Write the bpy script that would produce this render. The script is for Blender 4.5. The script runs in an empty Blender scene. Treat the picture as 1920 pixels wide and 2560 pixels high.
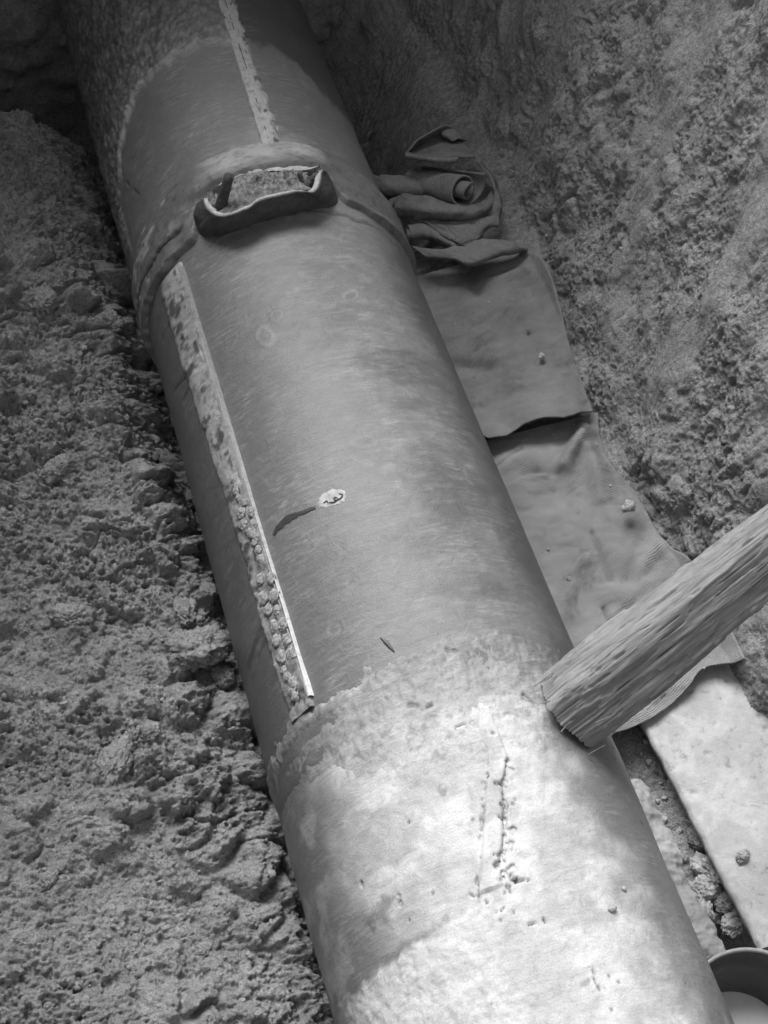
import bpy, math, random
import numpy as np

random.seed(7)
RNG = np.random.default_rng(11)
SC = bpy.context.scene
COL = SC.collection

# ------------------------------------------------------------------ camera
CAM = np.array([-0.52294, 0.0, 3.08793])
RIGHT = np.array([0.958289, -0.285802, 0.0])
UP = np.array([0.236045, 0.791452, 0.563814])
FWD = np.array([0.161139, 0.540296, -0.825902])
FPX = 3500.0                                     # focal length in pixels of the 1920x2560 photograph
cam_data = bpy.data.cameras.new('camera')
cam_data.sensor_fit = 'AUTO'
cam_data.sensor_width = 36.0
cam_data.lens = FPX / 2560.0 * 36.0
cam_data.clip_start = 0.05
cam_data.clip_end = 500.0
cam = bpy.data.objects.new('camera', cam_data)
COL.objects.link(cam)
from mathutils import Matrix, Vector
cam.matrix_world = Matrix(((RIGHT[0], UP[0], -FWD[0], CAM[0]),
                           (RIGHT[1], UP[1], -FWD[1], CAM[1]),
                           (RIGHT[2], UP[2], -FWD[2], CAM[2]),
                           (0, 0, 0, 1)))
SC.camera = cam

# ------------------------------------------------------------------ sky, sun, exposure
SUN_EL, SUN_AZ = math.radians(52), math.radians(-4)       # azimuth from +Y towards +X
world = bpy.data.worlds.new('World')
SC.world = world
world.use_nodes = True
wn = world.node_tree.nodes
wl = world.node_tree.links
wn.clear()
w_out = wn.new('ShaderNodeOutputWorld')
w_bg = wn.new('ShaderNodeBackground')
w_sky = wn.new('ShaderNodeTexSky')
w_sky.sky_type = 'NISHITA'
w_sky.sun_disc = False
w_sky.sun_elevation = SUN_EL
w_sky.sun_rotation = SUN_AZ
w_bw = wn.new('ShaderNodeRGBToBW')                         # monochrome plate: the sky has no tint
wl.new(w_sky.outputs[0], w_bw.inputs[0])
wl.new(w_bw.outputs[0], w_bg.inputs[0])
w_bg.inputs[1].default_value = 0.10
wl.new(w_bg.outputs[0], w_out.inputs[0])
sun_data = bpy.data.lights.new('sun', 'SUN')
sun_data.energy = 1.5
sun_data.angle = math.radians(38)
sun_data.color = (1, 1, 1)
sun = bpy.data.objects.new('sun', sun_data)
COL.objects.link(sun)
sdir = Vector((math.cos(SUN_EL) * math.sin(SUN_AZ), math.cos(SUN_EL) * math.cos(SUN_AZ), math.sin(SUN_EL)))
sun.rotation_euler = sdir.to_track_quat('Z', 'Y').to_euler()
sun.location = (0, 0, 6)
SC.view_settings.view_transform = 'Standard'
SC.view_settings.look = 'None'
SC.view_settings.gamma = 1.0
SC.view_settings.use_curve_mapping = False
SC.view_settings.exposure = 1.75

# ------------------------------------------------------------------ measuring helpers (survey of the photograph)
R = 0.40                                                   # pipe radius, axis = world Y, z = 0
K = 1920 / 1659.0


def ray(px, py):
    v = RIGHT * (px - 960) - UP * (py - 1280) + FWD * FPX
    return v / np.linalg.norm(v)


def at_z(px, py, z):
    v = ray(px, py)
    return CAM + v * ((z - CAM[2]) / v[2])


def on_pipe(px, py, r=R):
    """-> theta (degrees from the crown, + right), y"""
    v = ray(px, py)
    a = v[0] ** 2 + v[2] ** 2
    b = 2 * (CAM[0] * v[0] + CAM[2] * v[2])
    c = CAM[0] ** 2 + CAM[2] ** 2 - r * r
    d = max(b * b - 4 * a * c, 0.0)
    q = CAM + v * ((-b - math.sqrt(d)) / (2 * a))
    return math.degrees(math.atan2(q[0], q[2])), q[1]


def pip(pts, r=R):
    """photo points in the 1659-wide view -> (theta, y)"""
    return np.array([on_pipe(x * K, y * K, r) for x, y in pts])


def pip_uv(pts, r=R):
    a = pip(pts, r)
    return np.stack([np.radians(a[:, 0]) * R, a[:, 1]], 1)


def gz(pts, z):
    return np.array([at_z(x * K, y * K, z) for x, y in pts])


def cylp(theta_deg, y, r):
    t = np.radians(theta_deg)
    return np.stack([np.sin(t) * r, y + 0 * r, np.cos(t) * r], -1)


# ------------------------------------------------------------------ noise
def _h(i, j, k, seed):
    i = i.astype(np.int64).astype(np.uint32)
    j = j.astype(np.int64).astype(np.uint32)
    k = k.astype(np.int64).astype(np.uint32)
    n = i * np.uint32(374761393) + j * np.uint32(668265263) + k * np.uint32(2147483647) + np.uint32((seed * 144665 + 977) & 0xffffffff)
    n = (n ^ (n >> np.uint32(13))) * np.uint32(1274126177)
    n = (n ^ (n >> np.uint32(16))) * np.uint32(2246822519)
    n = n ^ (n >> np.uint32(15))
    return n.astype(np.float64) / 4294967295.0


def vnoise(p, seed=0):
    """value noise -1..1; p (..., 2 or 3)"""
    f = np.floor(p)
    t = p - f
    t = t * t * t * (t * (t * 6 - 15) + 10)
    if p.shape[-1] == 2:
        x, y = f[..., 0], f[..., 1]
        z = np.zeros_like(x)
        a = _h(x, y, z, seed); b = _h(x + 1, y, z, seed); c = _h(x, y + 1, z, seed); d = _h(x + 1, y + 1, z, seed)
        u, v = t[..., 0], t[..., 1]
        return ((a * (1 - u) + b * u) * (1 - v) + (c * (1 - u) + d * u) * v) * 2 - 1
    x, y, z = f[..., 0], f[..., 1], f[..., 2]
    u, v, w = t[..., 0], t[..., 1], t[..., 2]
    r = 0
    for dx in (0, 1):
        for dy in (0, 1):
            for dz in (0, 1):
                r = r + _h(x + dx, y + dy, z + dz, seed) * (u if dx else 1 - u) * (v if dy else 1 - v) * (w if dz else 1 - w)
    return r * 2 - 1


def fbm(p, octv=4, seed=0, gain=0.5):
    a, s, r = 1.0, 0.0, 0
    for o in range(octv):
        r = r + a * vnoise(p * (2.03 ** o) + o * 17.3, seed + o)
        s += a
        a *= gain
    return r / s


def worley(p, seed=0):
    """2-D cells: F1, F2, random value of the nearest cell"""
    f = np.floor(p)
    b1 = np.full(p.shape[:-1], 9.0)
    b2 = np.full(p.shape[:-1], 9.0)
    rv = np.zeros(p.shape[:-1])
    z = np.zeros(p.shape[:-1])
    for dx in (-1, 0, 1):
        for dy in (-1, 0, 1):
            cx, cy = f[..., 0] + dx, f[..., 1] + dy
            qx = cx + _h(cx, cy, z, seed)
            qy = cy + _h(cx, cy, z + 1, seed)
            d = np.hypot(p[..., 0] - qx, p[..., 1] - qy)
            near = d < b1
            b2 = np.where(near, b1, np.minimum(b2, d))
            rv = np.where(near, _h(cx, cy, z + 2, seed), rv)
            b1 = np.where(near, d, b1)
    return b1, b2, rv


def sstep(a, b, x):
    t = np.clip((x - a) / (b - a), 0, 1)
    return t * t * (3 - 2 * t)


def seg_dist(P, line):
    """distance from points P (...,2) to a polyline"""
    best = np.full(P.shape[:-1], 9.0)
    for a, b in zip(line[:-1], line[1:]):
        ab = b - a
        t = np.clip(((P - a) @ ab) / (ab @ ab + 1e-12), 0, 1)
        best = np.minimum(best, np.linalg.norm(P - (a + t[..., None] * ab), axis=-1))
    return best


def smooth_line(pts, n):
    """Catmull-Rom resample to n points"""
    P = np.asarray(pts, float)
    d = np.r_[0, np.cumsum(np.linalg.norm(np.diff(P, axis=0), axis=1))]
    d /= d[-1]
    E = np.vstack([2 * P[0] - P[1], P, 2 * P[-1] - P[-2]])
    out = []
    for t in np.linspace(0, 1, n):
        i = min(np.searchsorted(d, t, 'right') - 1, len(P) - 2)
        u = (t - d[i]) / max(d[i + 1] - d[i], 1e-9)
        p0, p1, p2, p3 = E[i], E[i + 1], E[i + 2], E[i + 3]
        out.append(0.5 * (2 * p1 + (p2 - p0) * u + (2 * p0 - 5 * p1 + 4 * p2 - p3) * u * u + (3 * p1 - p0 - 3 * p2 + p3) * u ** 3))
    return np.array(out)


def loft(rows, nu, nv):
    """rows of points -> smooth grid (nu across the rows, nv along each)"""
    A = np.stack([smooth_line(r, nv) for r in rows])           # rows x nv x 3
    return np.stack([smooth_line(A[:, j], nu) for j in range(nv)], 1)


def grid_normals(P):
    du = np.gradient(P, axis=0)
    dv = np.gradient(P, axis=1)
    n = np.cross(du, dv)
    return n / (np.linalg.norm(n, axis=-1, keepdims=True) + 1e-12)


# ------------------------------------------------------------------ mesh / object helpers
def link(name, me, mat=None, parent=None):
    o = bpy.data.objects.new(name, me)
    COL.objects.link(o)
    if mat and me is not None and len(me.materials) == 0:
        me.materials.append(mat)
    if parent is not None:
        o.parent = parent
    return o


def origin_of(parent):
    v = np.zeros(3)
    while parent is not None:
        v += np.array(parent.location)
        parent = parent.parent
    return v


def mesh(name, V, F, smooth=True, uv=None, attrs=None):
    V = np.asarray(V, np.float32)
    F = np.asarray(F, np.int32)
    n = F.shape[1]
    me = bpy.data.meshes.new(name)
    me.vertices.add(len(V))
    me.vertices.foreach_set('co', V.ravel())
    me.loops.add(F.size)
    me.loops.foreach_set('vertex_index', F.ravel())
    me.polygons.add(len(F))
    me.polygons.foreach_set('loop_start', np.arange(0, F.size, n, dtype=np.int32))
    me.polygons.foreach_set('use_smooth', np.full(len(F), smooth))
    if uv is not None:
        l = me.uv_layers.new(name='UVMap')
        l.data.foreach_set('uv', np.asarray(uv, np.float32)[F.ravel()].ravel())
    for k, a in (attrs or {}).items():
        at = me.attributes.new(k, 'FLOAT', 'POINT')
        at.data.foreach_set('value', np.asarray(a, np.float32).ravel())
    me.update(calc_edges=True)
    me.validate()
    return me


def grid_faces(nu, nv, close_u=False):
    i = np.arange(nu if close_u else nu - 1)
    j = np.arange(nv - 1)
    I, J = np.meshgrid(i, j, indexing='ij')
    I2 = (I + 1) % nu
    return np.stack([I * nv + J, I2 * nv + J, I2 * nv + J + 1, I * nv + J + 1], -1).reshape(-1, 4)


def grid_obj(name, P, mat, parent=None, uv=None, attrs=None, close_u=False, flip=False, smooth=True, solid=0.0, offset=-1):
    nu, nv = P.shape[:2]
    F = grid_faces(nu, nv, close_u)
    if flip:
        F = F[:, ::-1]
    V = P.reshape(-1, 3) - origin_of(parent)
    me = mesh(name, V, F, smooth, None if uv is None else uv.reshape(-1, 2), {k: a.reshape(-1) for k, a in (attrs or {}).items()})
    o = link(name, me, mat, parent)
    if solid:
        m = o.modifiers.new('thickness', 'SOLIDIFY')
        m.thickness = solid
        m.offset = offset
    return o


def tag(o, label=None, cat=None, group=None, kind=None):
    if label: o['label'] = label
    if cat: o['category'] = cat
    if group: o['group'] = group
    if kind: o['kind'] = kind
    return o


def thing(name, loc, label, cat, group=None):
    o = bpy.data.objects.new(name, None)
    o.empty_display_size = 0.05
    COL.objects.link(o)
    o.location = loc
    return tag(o, label, cat, group)


def ico(sub=1):
    t = (1 + 5 ** .5) / 2
    V = [(-1, t, 0), (1, t, 0), (-1, -t, 0), (1, -t, 0), (0, -1, t), (0, 1, t), (0, -1, -t), (0, 1, -t), (t, 0, -1), (t, 0, 1), (-t, 0, -1), (-t, 0, 1)]
    F = [(0, 11, 5), (0, 5, 1), (0, 1, 7), (0, 7, 10), (0, 10, 11), (1, 5, 9), (5, 11, 4), (11, 10, 2), (10, 7, 6), (7, 1, 8), (3, 9, 4), (3, 4, 2), (3, 2, 6), (3, 6, 8), (3, 8, 9), (4, 9, 5), (2, 4, 11), (6, 2, 10), (8, 6, 7), (9, 8, 1)]
    V = [np.array(v, float) / np.linalg.norm(v) for v in V]
    for _ in range(sub):
        cache, G = {}, []

        def mid(a, b):
            k = (min(a, b), max(a, b))
            if k not in cache:
                m = V[a] + V[b]
                V.append(m / np.linalg.norm(m))
                cache[k] = len(V) - 1
            return cache[k]
        for a, b, c in F:
            ab, bc, ca = mid(a, b), mid(b, c), mid(c, a)
            G += [(a, ab, ca), (b, bc, ab), (c, ca, bc), (ab, bc, ca)]
        F = G
    return np.array(V), np.array(F)


ICO = {k: ico(k) for k in (0, 1, 2, 3, 4)}


# ------------------------------------------------------------------ materials (all neutral: the plate is black and white)
class NT:
    def __init__(s, name, rough=0.9, spec=0.25):
        s.m = bpy.data.materials.new(name)
        s.m.use_nodes = True
        s.t = s.m.node_tree
        s.b = s.t.nodes['Principled BSDF']
        s.b.inputs['Roughness'].default_value = rough
        s.b.inputs['Specular IOR Level'].default_value = spec

    def n(s, typ, **kw):
        x = s.t.nodes.new(typ)
        for k, v in kw.items():
            setattr(x, k, v)
        return x

    def l(s, a, b):
        s.t.links.new(a, b)

    def coord(s, uv=False):
        return s.n('ShaderNodeTexCoord').outputs['UV' if uv else 'Object']

    def mapping(s, vec, scale=(1, 1, 1), rot=(0, 0, 0), loc=(0, 0, 0)):
        m = s.n('ShaderNodeMapping')
        m.inputs['Scale'].default_value = scale
        m.inputs['Rotation'].default_value = rot
        m.inputs['Location'].default_value = loc
        s.l(vec, m.inputs['Vector'])
        return m.outputs[0]

    def noise(s, vec, scale, detail=6, rough=0.6, dist=0.0):
        x = s.n('ShaderNodeTexNoise')
        x.inputs['Scale'].default_value = scale
        x.inputs['Detail'].default_value = detail
        x.inputs['Roughness'].default_value = rough
        x.inputs['Distortion'].default_value = dist
        s.l(vec, x.inputs['Vector'])
        return x.outputs[0]

    def ramp(s, fac, stops):
        x = s.n('ShaderNodeValToRGB')
        e = x.color_ramp.elements
        while len(e) < len(stops):
            e.new(0.5)
        for el, (p, v) in zip(e, stops):
            el.position = p
            el.color = (v, v, v, 1)
        s.l(fac, x.inputs[0])
        return x.outputs[0]

    def math(s, op, a, b=None):
        x = s.n('ShaderNodeMath', operation=op)
        for i, v in enumerate((a, b)):
            if v is None:
                continue
            if isinstance(v, (int, float)):
                x.inputs[i].default_value = v
            else:
                s.l(v, x.inputs[i])
        return x.outputs[0]

    def mix(s, fac, a, b):
        x = s.n('ShaderNodeMix', data_type='FLOAT')
        for i, v in ((0, fac), (2, a), (3, b)):
            if isinstance(v, (int, float)):
                x.inputs[i].default_value = v
            else:
                s.l(v, x.inputs[i])
        return x.outputs[0]

    def attr(s, name):
        x = s.n('ShaderNodeAttribute')
        x.attribute_name = name
        return x.outputs['Fac']

    def bump(s, h, dist, strength=1.0, prev=None):
        x = s.n('ShaderNodeBump')
        x.inputs['Strength'].default_value = strength
        x.inputs['Distance'].default_value = dist
        s.l(h, x.inputs['Height'])
        if prev is not None:
            s.l(prev, x.inputs['Normal'])
        return x.outputs[0]

    def done(s, col, nrm=None, rough=None):
        c = s.n('ShaderNodeCombineColor')
        for i in range(3):
            if isinstance(col, (int, float)):
                c.inputs[i].default_value = col
            else:
                s.l(col, c.inputs[i])
        s.l(c.outputs[0], s.b.inputs['Base Color'])
        if nrm is not None:
            s.l(nrm, s.b.inputs['Normal'])
        if rough is not None:
            s.l(rough, s.b.inputs['Roughness'])
        return s.m


def m_earth(name, lo, hi, bump=0.006):
    t = NT(name, 0.95, 0.1)
    v = t.coord()
    a = t.noise(v, 9, 5, 0.6)
    b = t.noise(v, 190, 4, 0.72)
    c = t.noise(v, 42, 6, 0.65)
    base = t.mix(t.attr('pale'), t.ramp(a, [(0.3, lo), (0.7, hi)]), 0.42)
    sp = t.math('MULTIPLY', t.ramp(b, [(0.3, 0.62), (0.5, 1.0), (0.72, 1.4)]), t.ramp(t.noise(v, 60, 4, 0.7), [(0.32, 0.72), (0.55, 1.05), (0.75, 1.25)]))
    col = t.math('MULTIPLY', base, sp)
    n1 = t.bump(c, bump * 1.2)
    n2 = t.bump(b, bump, 1.0, n1)
    return t.done(col, n2)


def m_pipe(name, coat, dust_and_light, streak_rot, streak=0.5, fine=0.0015):
    """coated steel: 'dust_and_light' and 'dirt_and_shade' attributes set pale and dark wear plus painted crown light and flank shade"""
    t = NT(name, 0.62, 0.5)
    uv = t.coord(True)
    st = t.noise(t.mapping(uv, (6, 34, 1), (0, 0, streak_rot)), 3.2, 6, 0.68, 0.6)
    st2 = t.noise(t.mapping(uv, (10, 80, 1), (0, 0, streak_rot + 0.25)), 4.0, 4, 0.7, 0.3)
    mot = t.noise(uv, 7, 6, 0.62, 0.4)
    fn = t.noise(uv, 260, 3, 0.7)
    blotch = t.noise(uv, 26, 6, 0.7, 0.8)
    # wear: pale scuffs along the brush marks
    sm = t.math('MULTIPLY', t.ramp(st, [(0.46, 0), (0.66, 1)]), t.ramp(mot, [(0.40, 0.0), (0.64, 1)]))
    sm = t.math('ADD', t.math('MULTIPLY', sm, streak), t.math('MULTIPLY', t.ramp(st2, [(0.52, 0), (0.72, 1)]), streak * 0.4))
    d = t.math('ADD', sm, t.attr('dust_and_light'))
    d = t.math('MULTIPLY', d, t.ramp(blotch, [(0.3, 0.62), (0.6, 1.08)]))
    d = t.math('MINIMUM', d, 1.0)
    base = t.math('MULTIPLY', t.mix(d, coat, dust_and_light), t.ramp(fn, [(0.3, 0.82), (0.7, 1.14)]))
    col = t.math('MULTIPLY', base, t.math('SUBTRACT', 1.0, t.math('MULTIPLY', t.attr('dirt_and_shade'), 0.8)))
    h = t.math('ADD', t.math('MULTIPLY', blotch, 0.7), t.math('MULTIPLY', fn, 0.25))
    nrm = t.bump(h, fine * 2.2)
    nrm = t.bump(st, fine, 0.6, nrm)
    rg = t.mix(d, 0.42, 0.8)
    return t.done(col, nrm, rg)


def m_rough(name, lo, hi, scale=60, bump=0.004, rough=0.92):
    t = NT(name, rough, 0.15)
    v = t.coord()
    a = t.noise(v, scale, 6, 0.65, 0.3)
    b = t.noise(v, scale * 0.22, 4, 0.6)
    c = t.noise(v, scale * 4, 3, 0.7)
    col = t.math('MULTIPLY', t.ramp(a, [(0.32, lo), (0.62, hi)]), t.ramp(b, [(0.3, 0.72), (0.7, 1.1)]))
    nrm = t.bump(c, bump * 0.4, 1.0, t.bump(a, bump))
    return t.done(col, nrm)


def m_sack(name, lo, hi, rot=0.5):
    t = NT(name, 0.95, 0.05)
    uv = t.coord(True)
    wn_ = t.n('ShaderNodeTexNoise')
    wn_.inputs['Scale'].default_value = 7
    wn_.inputs['Detail'].default_value = 3
    t.l(uv, wn_.inputs['Vector'])
    sub = t.n('ShaderNodeVectorMath', operation='MULTIPLY_ADD')
    t.l(wn_.outputs['Color'], sub.inputs[0])
    sub.inputs[1].default_value = (0.045, 0.045, 0)
    t.l(uv, sub.inputs[2])
    w = t.n('ShaderNodeTexWave', wave_type='BANDS', bands_direction='X')
    w.inputs['Scale'].default_value = 56
    w.inputs['Distortion'].default_value = 1.2
    w.inputs['Detail'].default_value = 2
    w.inputs['Detail Scale'].default_value = 2.0
    t.l(t.mapping(sub.outputs[0], (1, 1, 1), (0, 0, rot)), w.inputs['Vector'])
    w2 = t.n('ShaderNodeTexWave', wave_type='BANDS', bands_direction='Y')
    w2.inputs['Scale'].default_value = 110
    w2.inputs['Distortion'].default_value = 1.0
    t.l(t.mapping(sub.outputs[0], (1, 1, 1), (0, 0, rot)), w2.inputs['Vector'])
    a = t.noise(uv, 9, 6, 0.65, 0.5)
    f = t.noise(uv, 300, 2, 0.6)
    str_ = t.ramp(t.noise(uv, 4.5, 3, 0.6), [(0.35, 0.15), (0.62, 1.0)])
    wv = t.math('MULTIPLY', w.outputs['Fac'], str_)
    stn = t.ramp(t.noise(uv, 5.5, 6, 0.7, 0.8), [(0.30, 0.5), (0.44, 0.92), (0.6, 1.02), (0.72, 1.2)])
    col = t.math('MULTIPLY', t.math('MULTIPLY', t.ramp(a, [(0.28, lo), (0.7, hi)]), stn), t.mix(wv, 0.83, 1.15))
    col = t.math('MULTIPLY', col, t.ramp(f, [(0.3, 0.78), (0.7, 1.18)]))
    h = t.math('ADD', wv, t.math('MULTIPLY', w2.outputs['Fac'], 0.35))
    return t.done(col, t.bump(f, 0.0028, 1.0, t.bump(h, 0.0013, 1.0)))


def m_wood(name):
    t = NT(name, 0.85, 0.15)
    uv = t.coord(True)
    a = t.noise(t.mapping(uv, (50, 6, 1)), 1.5, 8, 0.68, 0.8)
    b = t.noise(t.mapping(uv, (200, 16, 1)), 1.6, 4, 0.7, 0.5)
    c = t.noise(uv, 12, 5, 0.65)
    col = t.math('MULTIPLY', t.ramp(a, [(0.28, 0.16), (0.5, 0.235), (0.74, 0.33)]), t.ramp(c, [(0.3, 0.82), (0.7, 1.15)]))
    col = t.math('MULTIPLY', col, t.ramp(b, [(0.35, 0.9), (0.6, 1.04)]))
    nrm = t.bump(b, 0.0018, 0.8, t.bump(a, 0.004))
    return t.done(col, nrm)


def m_slab(name):
    t = NT(name, 0.6, 0.3)
    v = t.coord()
    a = t.noise(v, 7, 7, 0.62, 0.7)
    b = t.noise(v, 38, 5, 0.65, 0.4)
    f = t.noise(v, 260, 3, 0.7)
    col = t.math('MULTIPLY', t.ramp(a, [(0.3, 0.33), (0.5, 0.39), (0.58, 0.46), (0.75, 0.41)]), t.ramp(b, [(0.28, 0.6), (0.42, 1.0), (0.7, 1.08)]))
    col = t.math('MULTIPLY', col, t.ramp(f, [(0.3, 0.9), (0.7, 1.06)]))
    return t.done(col, t.bump(f, 0.001, 0.7, t.bump(b, 0.003)))


def m_plain(name, v, rough=0.6, metal=0.0, scale=40, var=0.3):
    t = NT(name, rough, 0.4)
    t.b.inputs['Metallic'].default_value = metal
    n = t.noise(t.coord(), scale, 5, 0.65)
    return t.done(t.math('MULTIPLY', t.ramp(n, [(0.3, 1 - var), (0.7, 1 + var)]), v), t.bump(n, 0.0015))


M_LEFT = m_earth('earth_left', 0.32, 0.50, 0.010)
M_RIGHT = m_earth('earth_right', 0.29, 0.42, 0.008)
M_CLOD = m_earth('earth_clod', 0.35, 0.50, 0.008)
M_FAR = m_pipe('coat_far', 0.10, 0.34, 0.5, 0.45)
M_MID = m_pipe('coat_middle', 0.11, 0.32, 0.22, 0.5)
M_NEAR = m_pipe('coat_near', 0.15, 0.52, 0.6, 0.3)
M_JOINT = m_pipe('joint_mortar', 0.125, 0.52, 0.6, 0.3, 0.002)
M_BAR = m_rough('bar_crust', 0.10, 0.42, 70, 0.004)
M_BARP = m_pipe('bar_plaster', 0.22, 0.46, 0.0, 0.1, 0.003)
M_NOD = m_rough('nodule_crust', 0.20, 0.48, 110, 0.003)
def m_edge():
    t = NT('bright_steel_edge', 0.5, 0.4)
    n = t.noise(t.coord(), 70, 5, 0.7)
    c = t.mix(t.attr('dust_and_light'), 0.28, 0.62)
    return t.done(t.math('MULTIPLY', c, t.ramp(n, [(0.3, 0.65), (0.55, 1.05)])), t.bump(n, 0.0015))


M_EDGE = m_edge()
M_COLLAR = m_rough('collar_coat', 0.065, 0.105, 50, 0.0015, 0.7)
M_LIP = m_rough('collar_lip', 0.32, 0.5, 80, 0.002)
M_FILL = m_rough('collar_fill', 0.09, 0.38, 60, 0.008)
M_RUST = m_rough('rusty_stub', 0.05, 0.13, 120, 0.003)
M_WHITE = m_rough('mineral_white', 0.24, 0.5, 60, 0.002)
M_DAMP = m_plain('damp_coat', 0.045, 0.35, 0.0, 60, 0.25)
M_SACK = m_sack('hessian', 0.19, 0.28, 0.9)
M_SACK2 = m_sack('hessian_pale', 0.24, 0.34, 1.25)
M_WOOD = m_wood('weathered_wood')
M_SLAB = m_slab('pale_slab')
M_MUD = m_rough('pale_mud', 0.30, 0.44, 24, 0.003)
M_LUMP = m_rough('mortar_lump', 0.3, 0.52, 40, 0.004)
M_TIN = m_plain('bucket_dark', 0.09, 0.5, 0.0, 30, 0.15)
M_TINR = m_plain('bucket_rim', 0.34, 0.4, 0.0, 60, 0.2)
M_WASH = m_plain('bucket_whitewash', 0.62, 0.4, 0.0, 14, 0.06)
M_TOP = m_earth('ground_top', 0.16, 0.26, 0.01)

# ================================================================== THE SETTING
Y_END = 4.75
Z_TOP = 1.9


def earth_disp(uv, P, seed, amp=1.0, clump=1.0, fine=1.0):
    """spongy, pitted clay with lumps and ledges -> offset along the normal"""
    w = np.stack([fbm(uv * 7, 3, seed + 1), fbm(uv * 7 + 31, 3, seed + 2)], -1)
    q = uv + 0.035 * w
    f1, f2, r = worley(q * np.array([9, 10]), seed + 3)
    patch = sstep(-0.3, 0.35, fbm(uv * 2.6, 3, seed + 8))
    big = sstep(0.0, 0.30, f2 - f1) * np.clip(0.9 - f1, 0, 1) * (r > 0.40) * (0.4 + r)
    f1, f2, r = worley((q + 0.01 * w) * np.array([24, 27]) + 7, seed + 4)
    mid = sstep(0.0, 0.25, f2 - f1) * np.clip(0.85 - f1, 0, 1) * (r > 0.3) * (0.3 + r)
    m2 = fbm(q * np.array([20, 24]), 4, seed + 9, 0.62)
    n1 = fbm(uv * np.array([62, 74]), 2, seed + 5, 0.6)
    n2 = fbm(uv * np.array([118, 140]), 2, seed + 11, 0.6)
    n3 = fbm(uv * np.array([105, 125]) + 0.6 * n1[..., None], 2, seed + 13, 0.6)
    n4 = fbm(uv * np.array([55, 66]) + 0.5 * n2[..., None], 2, seed + 14, 0.6)
    pit = np.clip(fbm(q * np.array([42, 52]), 3, seed + 6) - 0.12, 0, 1)
    d = 0.045 * fbm(uv * 2.6, 4, seed + 7) + clump * (0.074 * big * (0.3 + 0.7 * patch) + 0.018 * mid * (0.25 + 0.75 * patch))
    d = d + 0.015 * m2 * (0.6 + 0.4 * clump) + fine * (0.6 + 0.55 * sstep(-0.35, 0.35, fbm(uv * 4.3, 3, seed + 12))) * (0.011 * (np.abs(n1) - 0.25) + 0.009 * (np.abs(n2) - 0.25) + 0.006 * n3 - 0.032 * np.clip(n4 - 0.12, 0, 1) - 0.024 * np.clip(n3 - 0.15, 0, 1) - 0.020 * pit)
    cr = np.abs(fbm(q * np.array([5.5, 7.0]) + 3, 3, seed + 15))
    cg = sstep(0.0, 0.3, fbm(uv * 2.2 + 5, 2, seed + 16))
    d = d - clump * 0.020 * np.exp(-(cr / 0.05) ** 2) * cg
    return amp * d


# ---- left bank (mesh columns at 5 mm in view, coarser outside)
def left_base(x, y):
    s = -x - 0.38
    z = -0.17 + 0.24 * np.clip(s, 0, 1.1) + 0.05 * np.sin(y * 1.7 + 1.0) * sstep(0.1, 0.6, s)
    cre = sstep(1.9, 2.6, y) * 0.17 + 0.04
    z = z - cre * np.exp(-(np.clip(s, -1, 9) / (0.05 + 0.055 * sstep(2.0, 2.9, y))) ** 2)
    z = z - 0.9 * sstep(4.02, 4.5, y + 0.25 * x + 0.2)
    z = z - 0.8 * sstep(0.0, 0.16, -s)
    return z


xs = np.r_[np.linspace(-0.24, -1.14, 262), np.linspace(-1.15, -1.62, 40), np.linspace(-1.64, -1.86, 60)]
ys = np.r_[np.linspace(-3.0, 0.2, 70), np.linspace(0.21, 0.68, 80), np.linspace(0.685, 4.35, 1010), np.linspace(4.37, Y_END + 0.1, 14)]
X, Y = np.meshgrid(xs, ys, indexing='ij')
xw = -1.5 + 0.55 * sstep(1.7, 3.1, Y)
Zb = left_base(X, Y) + sstep(xw, xw - 0.32, X) * (1.75 + np.clip((Y + 3.0) / 7.75, 0, 1))  # unseen left wall, drawn in and raised at the far end for shade
Pl = np.stack([X, Y, Zb], -1)
N = grid_normals(Pl)
N[N[..., 2] < 0] *= -1
arc = np.concatenate([[0], np.cumsum(np.hypot(np.diff(xs), np.diff(Zb[:, 150])))])
uvl = np.stack([np.repeat(arc[:, None], len(ys), 1), Y], -1)
D = earth_disp(uvl, Pl, 40)
damp = sstep(-0.28, -0.40, X)
Pl = Pl + (N + np.array([0, -0.28, 0])) * (D * (0.4 + 0.6 * damp))[..., None]
left_bank = grid_obj('earth_bank', Pl, M_LEFT, flip=True)
tag(left_bank, 'loose crumbly clay bank sloping down against the left side of the pipe', kind='structure')

# ---- right floor and trench wall in one swept profile
prof = np.array([(0.12, -0.62), (0.30, -0.42), (0.42, -0.31), (0.60, -0.275), (0.85, -0.235), (0.91, -0.15), (0.97, 0.0), (1.12, 0.35), (1.38, 0.9), (1.85, Z_TOP)])
pr = smooth_line(np.c_[prof, np.zeros(len(prof))], 900)[:, :2]
seg = np.r_[0, np.cumsum(np.linalg.norm(np.diff(pr, axis=0), axis=1))]
ss = np.r_[np.linspace(0, 0.3, 30), np.linspace(0.305, 2.05, 420), np.linspace(2.07, seg[-1], 40)]
px_ = np.interp(ss, seg, pr[:, 0])
pz_ = np.interp(ss, seg, pr[:, 1])
ys = np.r_[np.linspace(-3.0, 0.45, 70), np.linspace(0.455, 4.3, 900), np.linspace(4.32, Y_END + 0.1, 14)]
S, Y = np.meshgrid(ss, ys, indexing='ij')
X = np.repeat(px_[:, None], len(ys), 1)
Z = np.repeat(pz_[:, None], len(ys), 1)
wall = sstep(0.82, 0.92, X)
Z = Z + sstep(0.6, 1.88, Z) * np.clip((Y + 3.0) / 7.75, 0, 1)  # unseen wall top raised towards the far end, deepening the shade there
_b = at_z(1893, 2552, -0.16)
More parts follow.
